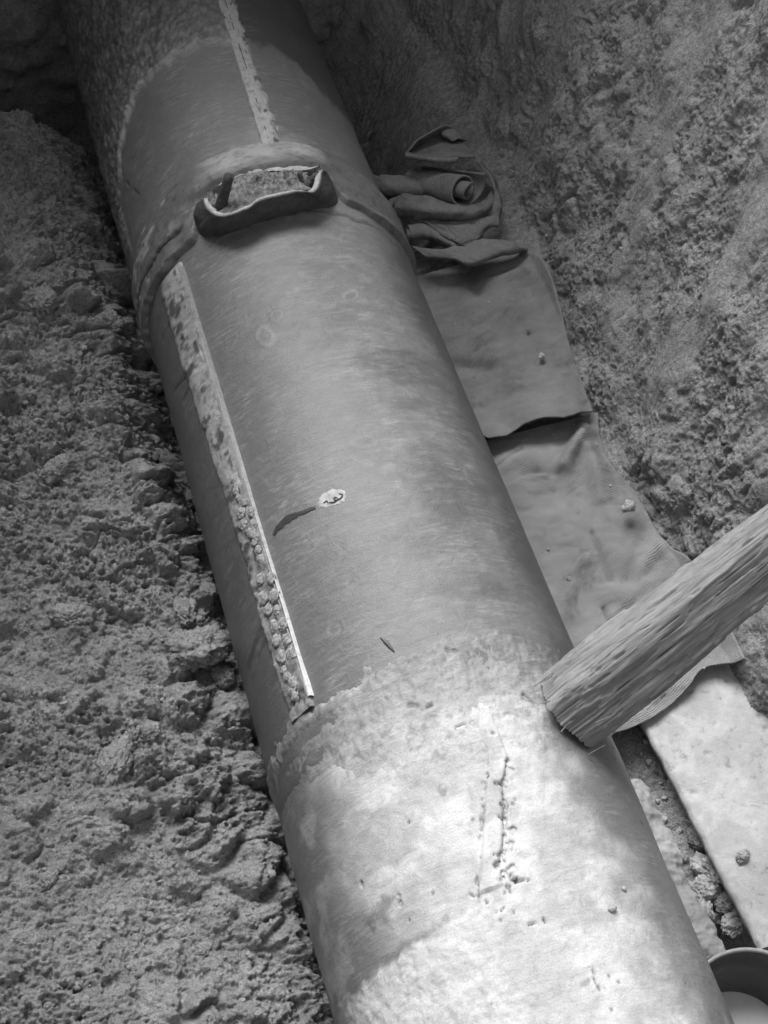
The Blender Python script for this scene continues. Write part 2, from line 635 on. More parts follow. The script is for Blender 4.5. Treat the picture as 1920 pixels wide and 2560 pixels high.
_k = sstep(0.27, 0.18, np.hypot(X - _b[0], Y - _b[1]))
Z = Z * (1 - _k) + np.minimum(Z, -0.47) * _k
X = X + wall * (0.035 * np.sin(Y * 2.1 + 0.6) + 0.10 * sstep(2.9, 3.7, Y) * 0.0 + 0.03 * fbm(np.stack([S * 2, Y * 2], -1), 3, 5))
Z = Z - 0.12 * sstep(0.70, 0.5, Y) * (1 - wall) - 0.40 * sstep(3.15, 3.6, Y) * sstep(0.86, 0.55, X)
Pr = np.stack([X, Y, Z], -1)
N = grid_normals(Pr)
N[(N[..., 2] < 0)] *= -1
uvr = np.stack([S, Y], -1)
D = earth_disp(uvr, Pr, 70, 0.62, 0.38, 0.72)
# pick marks running down the cut face
streak = fbm(np.stack([S * 2.2 + 0.3 * Y, Y * 15 - 1.5 * S], -1), 4, 91)
smear = sstep(-0.06, 0.32, fbm(np.stack([S * 1.3 + 0.3 * Y, Y * 5.5 - 2.2 * S], -1), 4, 95) + 0.18 * sstep(1.2, 2.0, S) - 0.25 * sstep(0.15, -0.1, Z))
D = D * (1 - 0.68 * wall * smear) + wall * (0.012 * streak + 0.03 * np.clip(fbm(np.stack([S * 5 + Y, Y * 9 - 3 * S], -1), 3, 97) - 0.1, 0, 1) * (1 - smear) + 0.03 * fbm(np.stack([S * 4, Y * 5], -1), 3, 92))
under = sstep(0.86, 0.80, X) * sstep(1.25, 1.4, Y) * sstep(3.6, 3.4, Y)
D = D * (1 - 0.7 * under) - 0.015 * under
rub = (1 - wall) * sstep(1.35, 1.2, Y)
D = D * (1 + 0.3 * rub) - 0.055 * rub
D = D * (1 - 0.85 * _k)
Pr = Pr + N * D[..., None] + np.array([0, -0.2, 0]) * (D * wall)[..., None]
pale = (1 - wall) * sstep(1.45, 1.2, Y)
trench_wall = grid_obj('trench_wall', Pr, M_RIGHT, attrs={'pale': np.clip(pale, 0, 1)}, flip=True)
tag(trench_wall, 'pick-marked earth wall of the trench on the right with its floor', kind='structure')


def floor_z(x, y):
    return np.interp(x, prof[:, 0], prof[:, 1]) - 0.12 * sstep(0.70, 0.5, y)


# ---- earth face added at the far end, built high to shade the trench, the pipe runs into it
xs = np.linspace(-1.95, 2.2, 150)
zs = np.linspace(-1.3, Z_TOP + 1.05, 150)
X, Z = np.meshgrid(xs, zs, indexing='ij')
uvf = np.stack([X, Z], -1)
Pf = np.stack([X, Y_END + 0.05 * fbm(uvf * 2, 3, 3) - earth_disp(uvf, None, 120), Z], -1)
tag(grid_obj('trench_shade_wall', Pf, M_LEFT), 'earth face added high at the far end to shade the trench', kind='structure')

# ---- ground outside the trench, heaped at the far end for shade (sheet with the trench cut out of it)
gx = np.array([-60., -20., -6., -3., -1.82, 1.83, 3., 6., 20., 60.])
gy = np.array([-60., -20., -6., -3.4, -3.0, Y_END, 6.5, 9., 20., 60.])
V, F = [], []
for i, x in enumerate(gx):
    for j, y in enumerate(gy):
        V.append((x, y, Z_TOP + (1.0 if y in (Y_END, 6.5) else 0.0) * (1 if -3 < x < 3 else 0.3)))
n = len(gy)
for i in range(len(gx) - 1):
    for j in range(n - 1):
        if i == 4 and j == 4:
            continue
        F.append((i * n + j, (i + 1) * n + j, (i + 1) * n + j + 1, i * n + j + 1))
g = link('ground', mesh('ground', V, F), M_TOP)
tag(g, 'open ground above the trench', kind='structure')
xs = np.linspace(-1.95, 2.1, 60)
zs = np.linspace(-1.3, Z_TOP, 60)
X, Z = np.meshgrid(xs, zs, indexing='ij')
uvf = np.stack([X, Z], -1)
Pn = np.stack([X, -2.95 + earth_disp(uvf, None, 150), Z], -1)
tag(grid_obj('trench_near_end', Pn, M_LEFT, flip=True), 'earth face at the near end of the trench', kind='structure')
tag(link('trench_floor', mesh('trench_floor', [(-1.9, -3.0, -1.0), (1.5, -3.0, -1.0), (1.5, 4.9, -1.0), (-1.9, 4.9, -1.0)], [(0, 1, 2, 3)]), M_LEFT),
    'dark floor of the trench under the pipe', kind='structure')

# ================================================================== THE PIPE
pipe = thing('water_pipe', (0, 2.0, -R), 'large coated steel pipe running the length of the trench with mortared joints', 'pipe')


def pipe_grid(y0, y1, dy, fine=(-98, 80), dth=0.62, ya=None):
    th = np.r_[np.linspace(-180, fine[0] - 3, 18), np.arange(fine[0], fine[1], dth), np.linspace(fine[1] + 3, 179.99, 20)]
    y = np.linspace(y0, y1, int((y1 - y0) / dy) + 1) if ya is None else ya
    T, Yy = np.meshgrid(th, y, indexing='ij')
    return T, Yy, np.stack([np.radians(T) * R, Yy], -1)


def gate(uv, seed, f=30, lo=-0.2, hi=0.25):
    return sstep(lo, hi, fbm(uv * f, 3, seed))


# ---- far section
T, Yy, uv = pipe_grid(2.86, 4.98, 0.0055)
edge = pip([(262, 440), (272, 270), (300, 192), (345, 148), (400, 112), (490, 92)])
yb = np.interp(T, edge[:, 0], edge[:, 1])
nz = 0.03 * fbm(uv * 22, 3, 201)
right_edge = pip([(530, 92), (580, 105), (640, 140), (700, 215)])
yb_r = np.interp(T, right_edge[:, 0], right_edge[:, 1])
strip_th = 5.5 + (Yy - 3.11) * 5.0
left = T < strip_th
crust = sstep(-0.012, 0.02, Yy - yb + nz) * left
crust = np.maximum(crust, sstep(edge[0, 0] - 0.5, edge[0, 0] - 3.0, T + 60 * nz) * left * sstep(2.95, 3.15, Yy) * 0.8)
rcrust = sstep(-0.01, 0.03, Yy - yb_r + nz) * (~left)
w1, w2, rr = worley(uv * 55, 203)
h = 0.0075 * crust + crust * (0.009 * fbm(uv * np.array([95, 60]), 4, 202, 0.65) + 0.003 * np.clip(0.7 - w1, 0, 1) * rr) + 0.004 * rcrust
h = h + 0.0035 * np.exp(-((Yy - yb + nz - 0.01) / 0.012) ** 2) * left * (T > -62)      # rounded lip of the scraped patch
h = h + 0.0012 * fbm(uv * 8, 3, 204)
dust_and_light = 0.12 + 0.35 * gate(uv, 206, 26) * crust * 0.5 - 0.1 * rcrust + 0.5 * np.exp(-((Yy - yb + nz - 0.008) / 0.014) ** 2) * left * (T > -62)
dust_and_light = dust_and_light + 0.95 * sstep(3.22, 3.0, Yy + 0.16 * np.abs((T - 6) / 20) + 2 * nz) * sstep(-30, -8, T) * sstep(36, 20, T)
dirt_and_shade = 0.35 * crust * gate(uv, 205, 40) + 0.55 * rcrust
for ln in ([(195, 215), (203, 160)], [(268, 420), (262, 320), (258, 240)], [(270, 390), (300, 420)]):
    c = np.exp(-(seg_dist(uv, pip_uv(ln)) / 0.003) ** 2) * gate(uv, 207, 40, -0.5, 0)
    h = h - 0.004 * c
    dirt_and_shade = np.maximum(dirt_and_shade, 0.7 * c)
P = cylp(T, Yy, R + h)
tag(grid_obj('pipe_section', P, M_FAR, pipe, uv, {'dust_and_light': dust_and_light, 'dirt_and_shade': dirt_and_shade}), 'far pipe section with a scraped patch in its rough crust')

# ---- middle section
T, Yy, uv = pipe_grid(1.19, 2.90, 0.0055)
h = 0.0012 * fbm(uv * 7, 3, 211)
dust_and_light = 0.06 + 0.0 * T
dirt_and_shade = 0.0 * T
dust_and_light = dust_and_light + 0.27 * sstep(-32, 12, T) * sstep(-0.35, 0.25, fbm(uv * np.array([5, 9]), 4, 215)) * sstep(58, 28, T + 12 * fbm(uv * 6, 3, 216)) + 0.16 * sstep(0.12, 0.4, fbm(uv * np.array([22, 60]), 4, 214)) * sstep(-40, 0, T) * sstep(60, 30, T)  # paler crown paints in the sky highlight along with the scuffs
# blisters and dents seen on the crown
for (cx, cy, a, b, rot, s) in ((572, 727, 17, 19, .5, 1), (598, 682, 13, 10, .6, 1), (785, 955, 28, 11, 0.0, 1), (760, 637, 14, 9, .5, 1), (835, 1215, 17, 15, .2, .5),
                               (644, 792, 10, 7, .3, .7), (722, 1357, 14, 12, .6, -1), (760, 1255, 12, 12, 0, -.6), (830, 1160, 14, 8, .2, .6), (640, 720, 5, 4, 0, -1), (755, 995, 14, 8, .1, .6)):
    c = pip_uv([(cx, cy)])[0]
    e1 = pip_uv([(cx + a * math.cos(rot), cy - a * math.sin(rot))])[0] - c
    e2 = pip_uv([(cx + b * math.sin(rot), cy + b * math.cos(rot))])[0] - c
    Mi = np.linalg.inv(np.stack([e1, e2], 1))
    q = (uv - c) @ Mi.T
    rr = np.hypot(q[..., 0], q[..., 1]) + 0.28 * fbm(uv * 38, 2, int(cx))
    ring = np.exp(-((rr - 1) / 0.2) ** 2)
    h = h + s * (0.0018 * ring + 0.0016 * np.clip(1 - rr ** 2, 0, 1))
    dust_and_light = dust_and_light + 0.28 * ring * abs(s)
    dirt_and_shade = dirt_and_shade + 0.18 * np.clip(1 - rr, 0, 1)
dirt_and_shade = dirt_and_shade + 0.36 * sstep(-52, -59, T + 3 * fbm(uv * 20, 3, 220))
dirt_and_shade = dirt_and_shade + 0.38 * sstep(38, 60, T + 14 * fbm(uv * np.array([6, 14]), 3, 218))
h = h + 0.0006 * fbm(uv * np.array([20, 60]), 3, 219)
# old cracks in the coat left of the bar
for ln, wd, dk in (([(432, 785), (400, 815), (372, 855)], 0.004, 0.9), ([(428, 833), (408, 838), (392, 868)], 0.003, 0.8), ([(405, 655), (372, 690), (350, 735)], 0.005, 0.85)):
    c = np.exp(-(seg_dist(uv, pip_uv(ln)) / wd) ** 2) * gate(uv, 217, 50, -0.7, -0.1)
    h = h - 0.004 * c
    dirt_and_shade = np.maximum(dirt_and_shade, dk * c)
# damp runs
for ln, wd, dk in (([(590, 1335), (562, 1365), (545, 1410), (535, 1440)], 0.016, 0.75), ([(590, 1335), (575, 1380), (560, 1420)], 0.01, 0.6), ([(478, 1080), (490, 1130)], 0.012, 0.3), ([(535, 1235), (538, 1270)], 0.008, 0.35)):
    d = seg_dist(uv + 0.006 * np.stack([fbm(uv * 30, 2, 5), fbm(uv * 30, 2, 6)], -1), pip_uv(ln))
    dirt_and_shade = np.maximum(dirt_and_shade, dk * sstep(wd, wd * 0.5, d))
# shallow trough and polish along the bar's right side
h = h - 0.010 * sstep(1.27, 1.20, Yy)
P = cylp(T, Yy, R + h)
tag(grid_obj('pipe_section', P, M_MID, pipe, uv, {'dust_and_light': dust_and_light, 'dirt_and_shade': dirt_and_shade}), 'smooth grey middle pipe section with blisters and a crack')

# ---- near section (whitened on its crown by mortar powder and by painted top light)
T, Yy, uv = pipe_grid(0, 0, 1, dth=0.46, ya=np.r_[np.linspace(-2.85, 0.5, 50), np.arange(0.504, 1.301, 0.0038)])
lim = pip([(700, 1640), (745, 1720), (750, 1830), (770, 1930), (850, 1990), (880, 2040), (830, 2090), (760, 2180)])


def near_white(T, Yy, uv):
    """paleness of the near section: mortar powder plus painted light on the crown"""
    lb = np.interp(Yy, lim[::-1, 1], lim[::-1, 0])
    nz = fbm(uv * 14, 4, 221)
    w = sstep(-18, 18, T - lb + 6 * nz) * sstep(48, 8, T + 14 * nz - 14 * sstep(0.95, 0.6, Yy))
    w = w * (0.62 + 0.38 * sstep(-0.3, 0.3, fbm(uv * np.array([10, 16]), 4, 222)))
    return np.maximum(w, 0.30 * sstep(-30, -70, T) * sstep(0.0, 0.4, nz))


nz = fbm(uv * 14, 4, 221)
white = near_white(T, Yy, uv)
h = 0.002 * fbm(uv * 9, 4, 223) + 0.0022 * white * fbm(uv * 40, 3, 224)
dirt_and_shade = 0.0 * T
# second mortar ring near the bottom of the picture
rc = pip([(700, 2212), (745, 2170), (800, 2110), (835, 2084), (920, 2025), (1000, 1975), (1060, 1940)])
rcy = np.interp(T, rc[:, 0], rc[:, 1])
w1, w2, rr = worley(uv * 60, 229)
on = sstep(0.006, -0.008, Yy - rcy + 0.02 * fbm(uv * 28, 3, 225)) * sstep(2, -14, T) * sstep(-80, -66, T)
h = h + on * (0.006 + 0.0025 * fbm(uv * 80, 3, 226, 0.65) + 0.002 * fbm(uv * 14, 3, 228))
rim = np.exp(-((Yy - rcy - 0.004) / 0.012) ** 2) * sstep(0, -12, T) * sstep(-80, -66, T)
dirt_and_shade = np.maximum(dirt_and_shade, 0.5 * rim * gate(uv, 227, 45))
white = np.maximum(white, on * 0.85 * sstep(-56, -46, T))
# seam strip with cracked mortar
strip_l = pip_uv([(1050, 1620), (1045, 1720), (1040, 1800), (1036, 1880), (1028, 1935)])
strip_r = pip_uv([(1098, 1640), (1088, 1700), (1090, 1800), (1084, 1860), (1090, 1925)])
foot = pip_uv([(1078, 1900), (1110, 1902), (1165, 1905)])
inside = (uv[..., 0] > np.interp(uv[..., 1], strip_l[::-1, 1], strip_l[::-1, 0])) & (uv[..., 0] < np.interp(uv[..., 1], strip_r[::-1, 1], strip_r[::-1, 0])) & (Yy > 0.84)
dd = np.minimum(seg_dist(uv, strip_l), seg_dist(uv, strip_r))
h = h + 0.006 * sstep(0.0, 0.008, dd) * inside
twigs = []
_r = np.random.default_rng(77)
for _ in range(30):
    f = _r.random() ** 0.8
    a = smooth_line(np.c_[strip_r, np.zeros(len(strip_r))], 60)[int(f * 59), :2]
    b = a + np.array([_r.uniform(0.006, 0.030) * _r.choice([1, 1, 1, -0.6]), _r.uniform(-0.006, 0.010)])
    twigs.append((np.array([a, (a + b) / 2 + _r.normal(0, 0.003, 2), b]), _r.uniform(0.0018, 0.0036), _r.uniform(-0.3, 0.05)))
wob = 0.011 * np.stack([fbm(uv * 60, 4, 231, 0.65), fbm(uv * 60 + 9, 4, 232, 0.65)], -1)
for ln, wd, lo in ((strip_l, 0.0028, 0.05), (strip_r, 0.0042, -0.35), (foot, 0.0045, -0.4), (pip_uv([(1075, 1900), (1108, 1930)]), 0.004, -0.4), (pip_uv([(1090, 1885), (1120, 1872)]), 0.004, -0.3),
                   (pip_uv([(1085, 1830), (1108, 1822)]), 0.003, -0.4), (pip_uv([(1095, 1760), (1112, 1725)]), 0.004, -0.1), (pip_uv([(1020, 1935), (1055, 1945)]), 0.003, -0.4),
                   (pip_uv([(1105, 1968), (1118, 1990), (1150, 2000), (1168, 1988)]), 0.003, -0.1), (pip_uv([(1068, 1975), (1092, 1962)]), 0.002, -0.5),
                   (pip_uv([(1480 * .864, 2100), (1508 * .864, 2140)]), 0.003, -0.3), (pip_uv([(1180, 1990), (1172, 1970)]), 0.0025, -0.4),
                   (pip_uv([(755, 1925), (800, 1900), (850, 1925), (880, 1985)]), 0.003, 0.0)) + tuple(twigs):
    c = np.exp(-(seg_dist(uv + wob, ln) / (0.8 * wd)) ** 2) * gate(uv, 233, 70, lo, lo + 0.25)
    h = h - 0.0075 * c
    dirt_and_shade = np.maximum(dirt_and_shade, 0.97 * c)
h = h - 0.006 * sstep(1.2, 1.26, Yy)
dirt_and_shade = np.maximum(dirt_and_shade, 0.28 * sstep(-46, -68, T + 6 * nz))  # left flank darkened, partly shade painted into the colour
# pits and pecks
w1, w2, rr = worley(uv * 24 + 4, 235)
peck = sstep(0.13, 0.04, w1 * (1 + 0.5 * nz)) * (rr > 0.95) * sstep(-40, -25, T)
h = h - 0.0018 * peck
dirt_and_shade = np.maximum(dirt_and_shade, 0.75 * peck)
for (cx, cy, a) in ((955, 1710, 12), (1262, 2130, 14), (830, 1960, 30), (800, 1985, 24)):
    d = np.linalg.norm(uv + wob * 2 - pip_uv([(cx, cy)])[0], axis=-1)
    dirt_and_shade = np.maximum(dirt_and_shade, 0.5 * sstep(a * 0.0012, a * 0.0004, d))
P = cylp(T, Yy, R + h)
tag(grid_obj('pipe_section', P, M_NEAR, pipe, uv, {'dust_and_light': white * 1.0, 'dirt_and_shade': dirt_and_shade}), 'near pipe section with powdery mortar, its crown painted paler for top light')

# ---- mortared joint between middle and near section
T, Yy, uv = pipe_grid(0.86, 1.50, 0.0045, dth=0.5)
T2, uv2 = T, uv
ju = pip([(600, 1610), (625, 1560), (650, 1535), (680, 1512), (740, 1490), (790, 1450), (850, 1402), (950, 1362), (1060, 1347), (1150, 1362), (1230, 1402)])
jy = np.interp(T, ju[:, 0], ju[:, 1])
n1 = fbm(uv * 26, 4, 241)
w1, w2, rr = worley(uv * 62, 242)
lw_ = sstep(-10, -34, T)
up = sstep(0.010, -0.055 + 0.04 * lw_, Yy - jy + 0.030 * n1 + 0.012 * fbm(uv * 90, 2, 248))
lowlim = np.interp(T, [-95, -60, -45, -20, 20, 50, 90], [1.20, 1.17, 1.14, 1.02, 1.0, 1.1, 1.15])
dn = sstep(-0.06, 0.20, Yy - lowlim + 0.05 * n1)
k = np.minimum(up, dn)
h = -0.005 + k * (0.0068 + 0.0030 * fbm(uv * 85, 4, 243, 0.7) + 0.004 * fbm(uv * 12, 3, 249))
h = h + 0.004 * lw_ * k * np.exp(-((Yy - jy + 0.03) / 0.035) ** 2)
groove = np.exp(-((Yy - jy + 0.055 + 0.01 * n1) / 0.016) ** 2) * sstep(-25, -48, T) * sstep(-95, -60, T)
h = h - 0.006 * groove
lip = np.exp(-((Yy - jy + 0.012 + 0.018 * n1) / 0.014) ** 2)
jw = sstep(-46, -14, T + 8 * n1) * sstep(50, 14, T + 16 * n1)  # pale crown of the mortar includes painted top light
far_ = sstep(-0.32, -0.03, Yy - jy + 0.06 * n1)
dust_and_light = (0.26 + 0.66 * jw) * (1 - (0.80 - 0.22 * lw_) * far_) + 0.10 * far_ * gate(uv, 250, 26, -0.1, 0.4) + 0.12 * lip * gate(uv, 244, 20) * sstep(-60, -40, T) * sstep(20, -10, T)
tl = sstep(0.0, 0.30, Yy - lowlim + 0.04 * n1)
dust_and_light = dust_and_light * tl + near_white(T, Yy, uv) * (1 - tl)
dirt_and_shade = 0.35 * gate(uv, 245, 70, 0.15, 0.5) * k
for ln in ([(985, 1575), (1020, 1565)], [(1040, 1560), (1065, 1555)], [(880, 1525), (915, 1530), (940, 1520)], [(825, 1382), (850, 1405)], [(1130, 1500), (1165, 1530)], [(960, 1405), (985, 1408)], [(1095, 1430), (1115, 1422)],
           [(1075, 1600), (1095, 1640)], [(600, 1640), (620, 1690)], [(660, 1600), (700, 1575)]):
    c = np.exp(-(seg_dist(uv + wob[:1, :1] * 0 + 0.004 * np.stack([n1, fbm(uv * 40, 3, 246)], -1), pip_uv(ln)) / 0.0045) ** 2) * gate(uv, 247, 60, -0.5, 0)
    h = h - 0.006 * c
    dirt_and_shade = np.maximum(dirt_and_shade, 0.95 * c)
P = cylp(T, Yy, R + h)
tag(grid_obj('joint_mortar', P, M_JOINT, pipe, uv, {'dust_and_light': dust_and_light, 'dirt_and_shade': dirt_and_shade}), 'rough pale mortar ring over the nearer pipe joint')

# ---- joint band under the broken collar
T, Yy, uv = pipe_grid(2.72, 3.12, 0.0028)
n1 = fbm(uv * 26, 4, 251)
side = np.abs(T + 2) / 30
ye = 2.815 + 0.012 * fbm(uv * np.array([9, 3]), 3, 255) + 0.045 * sstep(-34, -29, T) * sstep(32, 26, T) - 0.01 * sstep(1, 2.4, side)
h = -0.006 + sstep(-0.006, 0.008, Yy - ye) * sstep(3.08, 2.93, Yy) * (0.026 + 0.004 * fbm(uv * 18, 3, 252))
h = h + 0.026 * np.exp(-np.abs((T + 2) / 33.0) ** 4) * sstep(3.11, 2.99, Yy) * sstep(2.90, 2.95, Yy)
h = h + 0.008 * np.exp(-((Yy - 2.77 - 0.012 * n1) / 0.016) ** 2) * sstep(-60, -20, T)            # smear just below the joint
grv = np.exp(-((Yy - 2.87 - 0.015 * n1) / 0.008) ** 2) * sstep(-34, -40, T)
h = h - 0.012 * grv
dust_and_light = 0.10 + 1.3 * sstep(2.93, 3.0, Yy) * sstep(-30, -12, T) * sstep(34, 18, T) * (0.7 + 0.5 * n1) + 0.6 * gate(uv, 253, 30, 0.1, 0.4) * sstep(-35, -45, T)
dirt_and_shade = np.maximum(0.7 * grv, 0.35 * gate(uv, 254, 60, 0.1, 0.5))
P = cylp(T, Yy, R + h)
tag(grid_obj('joint_band', P, M_FAR, pipe, uv, {'dust_and_light': dust_and_light, 'dirt_and_shade': dirt_and_shade}), 'raised coated band round the farther pipe joint')

# ---- broken collar: open trough with a thin pale lip
RB, RT = 0.405, 0.487
bot = [(422, 452), (414, 474), (420, 498), (442, 516), (500, 503), (560, 483), (630, 464), (690, 452), (725, 446), (737, 432), (730, 405), (712, 385)]
top = [(440, 430), (443, 445), (455, 458), (480, 467), (520, 459), (560, 436), (610, 421), (650, 415), (676, 416), (686, 405), (693, 388), (697, 367)]
bp, tp = pip(bot, RB), pip(top, RT)
rowb = cylp(bp[:, 0], bp[:, 1], np.full(len(bp), RB - 0.012))
rowb[:, 1] += 0.010
rowt = cylp(tp[:, 0], tp[:, 1], np.full(len(tp), RT))
rowm = rowb * 0.5 + rowt * 0.5
cen = rowt.mean(0)
outw = rowm - cen
outw[:, 2] = 0
rowm = rowm + outw / np.linalg.norm(outw, axis=1, keepdims=True) * 0.009
inn = cen - rowt
inn[:, 2] = 0
inn = inn / np.linalg.norm(inn, axis=1, keepdims=True)
G = loft([rowb, rowm, rowt], 26, 150)
uvc = np.stack(np.meshgrid(np.linspace(0, .1, 26), np.linspace(0, .6, 150), indexing='ij'), -1)
G = G + grid_normals(G) * (0.003 * fbm(uvc * 30, 4, 261))[..., None]
collar = grid_obj('joint_collar', G, M_COLLAR, pipe, uvc, solid=0.004, offset=0)
lipo = G[-1] + np.array([0, 0, 0.001])
ii = smooth_line(inn, 150)
lw = 0.013 * (1 + 0.5 * fbm(np.stack([np.linspace(0, 12, 150), np.zeros(150)], -1), 3, 262))[:, None]
lip_rows = [lipo + np.array([0, 0, -0.004]), lipo + np.array([0, 0, 0.003]) + ii * lw * 0.2, lipo + np.array([0, 0, 0.002]) + ii * lw, lipo + ii * lw * 1.15 - np.array([0, 0, 0.014])]
grid_obj('collar_lip', np.stack(lip_rows), M_LIP, collar)
# crumbly filling and the plaster smear behind it
tin = pip([(448, 432), (452, 446), (465, 455), (485, 459), (522, 452), (562, 429), (612, 414), (650, 408), (672, 408), (681, 398), (687, 384), (690, 368)], 0.462)
r1 = cylp(tin[:, 0], tin[:, 1], np.full(12, 0.470))
bk1 = pip([(450, 422), (460, 415), (475, 408), (495, 402), (520, 396), (555, 390), (600, 386), (630, 383), (655, 378), (668, 374), (680, 368), (688, 362)], 0.450)
r2 = cylp(bk1[:, 0], bk1[:, 1], np.full(12, 0.462))
bk2 = pip([(462, 418), (470, 408), (480, 398), (495, 386), (520, 372), (555, 367), (600, 364), (630, 364), (652, 366), (668, 366), (680, 364), (690, 362)], 0.428)
r3 = cylp(bk2[:, 0], bk2[:, 1], np.full(12, 0.430))
bk3 = pip([(466, 410), (474, 400), (486, 388), (500, 370), (520, 352), (560, 344), (600, 340), (632, 340), (660, 342), (672, 350), (684, 356), (694, 360)], 0.40)
r4 = cylp(bk3[:, 0], bk3[:, 1], np.full(12, 0.398))
G = loft([r1 * 0.6 + r2 * 0.4 - np.array([0, 0, 0.008]), r2 - np.array([0, 0, 0.004]), r2 * 0.5 + r3 * 0.5], 30, 150)
G = np.concatenate([(r1_ := smooth_line(r1, 150))[None] - np.array([0, 0, 0.012]), G])
uvc = np.stack(np.meshgrid(np.linspace(0, .08, 31), np.linspace(0, .5, 150), indexing='ij'), -1)
w1, w2, rr = worley(uvc * 70, 265)
G[1:-1] += np.array([0, 0, 1.0]) * (0.016 * fbm(uvc * 55, 4, 266) + 0.010 * np.clip(0.6 - w1, 0, 1) * rr - 0.026 * (np.exp(-((uvc[..., 1] - 0.06) / 0.045) ** 2) + np.exp(-((uvc[..., 1] - 0.45) / 0.04) ** 2)))[1:-1, :, None]
grid_obj('collar_filling', G, M_FILL, collar, uvc)
G = loft([r2 * 0.3 + r3 * 0.7 - np.array([0, 0, 0.004]), r3 + np.array([0, 0, 0.004]), r4 * 0.7 + r3 * 0.3 + np.array([0, 0, 0.004]), r4 - np.array([0, 0, 0.004])], 24, 120)
uvc = np.stack(np.meshgrid(np.linspace(0, .12, 24), np.linspace(0, .6, 120), indexing='ij'), -1)
G += np.array([0, 0, 1.0]) * (0.005 * fbm(uvc * 30, 4, 267))[..., None]
grid_obj('plaster_smear', G, M_LIP, collar, uvc)


def rod(name, a, b, r0, r1, mat, parent, seed=0, rough=0.2, nseg=14, nrad=10):
    a, b = np.asarray(a, float), np.asarray(b, float)
    d = (b - a) / np.linalg.norm(b - a)
    e1 = np.cross(d, [0.3, 0.9, 0.2]); e1 /= np.linalg.norm(e1)
    e2 = np.cross(d, e1)
    t = np.linspace(0, 1, nseg)
    ph = np.linspace(0, 2 * np.pi, nrad, endpoint=False)
    PH, TT = np.meshgrid(ph, t, indexing='ij')
    rad = (r0 + (r1 - r0) * TT) * (1 + rough * fbm(np.stack([np.cos(PH) * 1.5 + seed, np.sin(PH) * 1.5, TT * 4], -1), 3, seed))
    rad[:, -1] *= 0.05
    TT[:, -2] = 0.985
    P = a + (b - a) * TT[..., None] + (np.cos(PH) * rad)[..., None] * e1 + (np.sin(PH) * rad)[..., None] * e2
    return grid_obj(name, P, mat, parent, close_u=True)


def pp(x, y, r):
    t, yy = on_pipe(x * K, y * K, r)
    return cylp(np.array(t), np.array(yy), np.array(r))


rod('bolt_stub', pp(476, 446, .445), pp(496, 378, .530), 0.017, 0.013, M_RUST, collar, 3, 0.25)
rod('bolt_stub', pp(657, 402, .445), pp(645, 372, .478), 0.009, 0.006, M_RUST, collar, 5, 0.35)
rod('bolt_stub', pp(664, 400, .450), pp(684, 378, .480), 0.014, 0.009, M_RUST, collar, 6, 0.4)

# ---- locking bar of the middle section: crusted strip, bright edge, rows of nodules
TH0, TH1 = -54.2, -43.0
ylb = np.linspace(1.375, 2.785, 300)
thb = np.linspace(TH0 - 1.6, TH1 + 0.2, 34)
T, Yy = np.meshgrid(thb, ylb, indexing='ij')
Tw = T + (0.9 * fbm(np.stack([Yy * 14, T * 0], -1), 4, 271) - 4.2 * sstep(1.8, 2.6, Yy)) * sstep(TH1 - 2, TH0, T)
uv = np.stack([np.radians(T) * R, Yy], -1)
w1, w2, rr = worley(uv * 75, 272)
prof_h = np.minimum(sstep(TH0 - 1.6, TH0 + 0.8, T), sstep(TH1 + 0.25, TH1 - 0.3, T))
low = sstep(2.05, 1.9, Yy)
h = -0.003 + prof_h * (0.0115 + 0.0035 * fbm(uv * 40, 4, 273) * (0.5 + low) + 0.0015 * low * np.clip(0.65 - w1, 0, 1) - 0.003 * sstep(0.2, 0.5, fbm(uv * np.array([45, 32]), 3, 274)) * (T < -45))
dirt_and_shade = 0.5 * low * (0.6 + 0.6 * fbm(uv * 30, 3, 276)) + 0.8 * gate(uv, 278, 34, 0.15, 0.45) * (T < -46) + 0.5 * sstep(-49, -54, T) * (1 - low) + 0.4 * gate(uv, 279, 75, 0.0, 0.5) + 0.25 * gate(uv, 280, 18, 0.0, 0.4)
bar = grid_obj('locking_bar', cylp(Tw, Yy, R + h), M_BARP, pipe, uv, {'dirt_and_shade': np.clip(dirt_and_shade, 0, 1), 'dust_and_light': 0.55 + 0 * T})
tag(bar, 'crusted locking bar along the left shoulder of the middle section')
yy = np.linspace(1.398, 2.765, 260)
wid = 0.09 + 0.22 * sstep(1.9, 1.42, yy) + 0.9 * sstep(1.50, 1.42, yy)
wid = wid * (1 + 0.25 * fbm(np.stack([yy * 25, yy * 0], -1), 3, 275))
rows = []
for f, rr_ in ((-1, 0.406), (-0.8, 0.4115), (0.0, 0.4125), (0.35, 0.4115), (0.45, 0.398)):
    rows.append(cylp(-42.55 + f * wid + 0.08 * np.sin(yy * 9), yy, np.full(len(yy), rr_)))
grid_obj('bar_edge', np.stack(rows), M_EDGE, bar, attrs={'dust_and_light': np.repeat(sstep(2.5, 1.5, yy)[None], 5, 0)})
rows = []
for f, rr_ in ((-0.16, 0.406), (0.0, 0.4105), (0.16, 0.406)):
    rows.append(cylp(-43.75 + f + 0.1 * np.sin(yy * 7), yy, np.full(len(yy), rr_)))
grid_obj('bar_edge', np.stack(rows), M_NOD, bar)
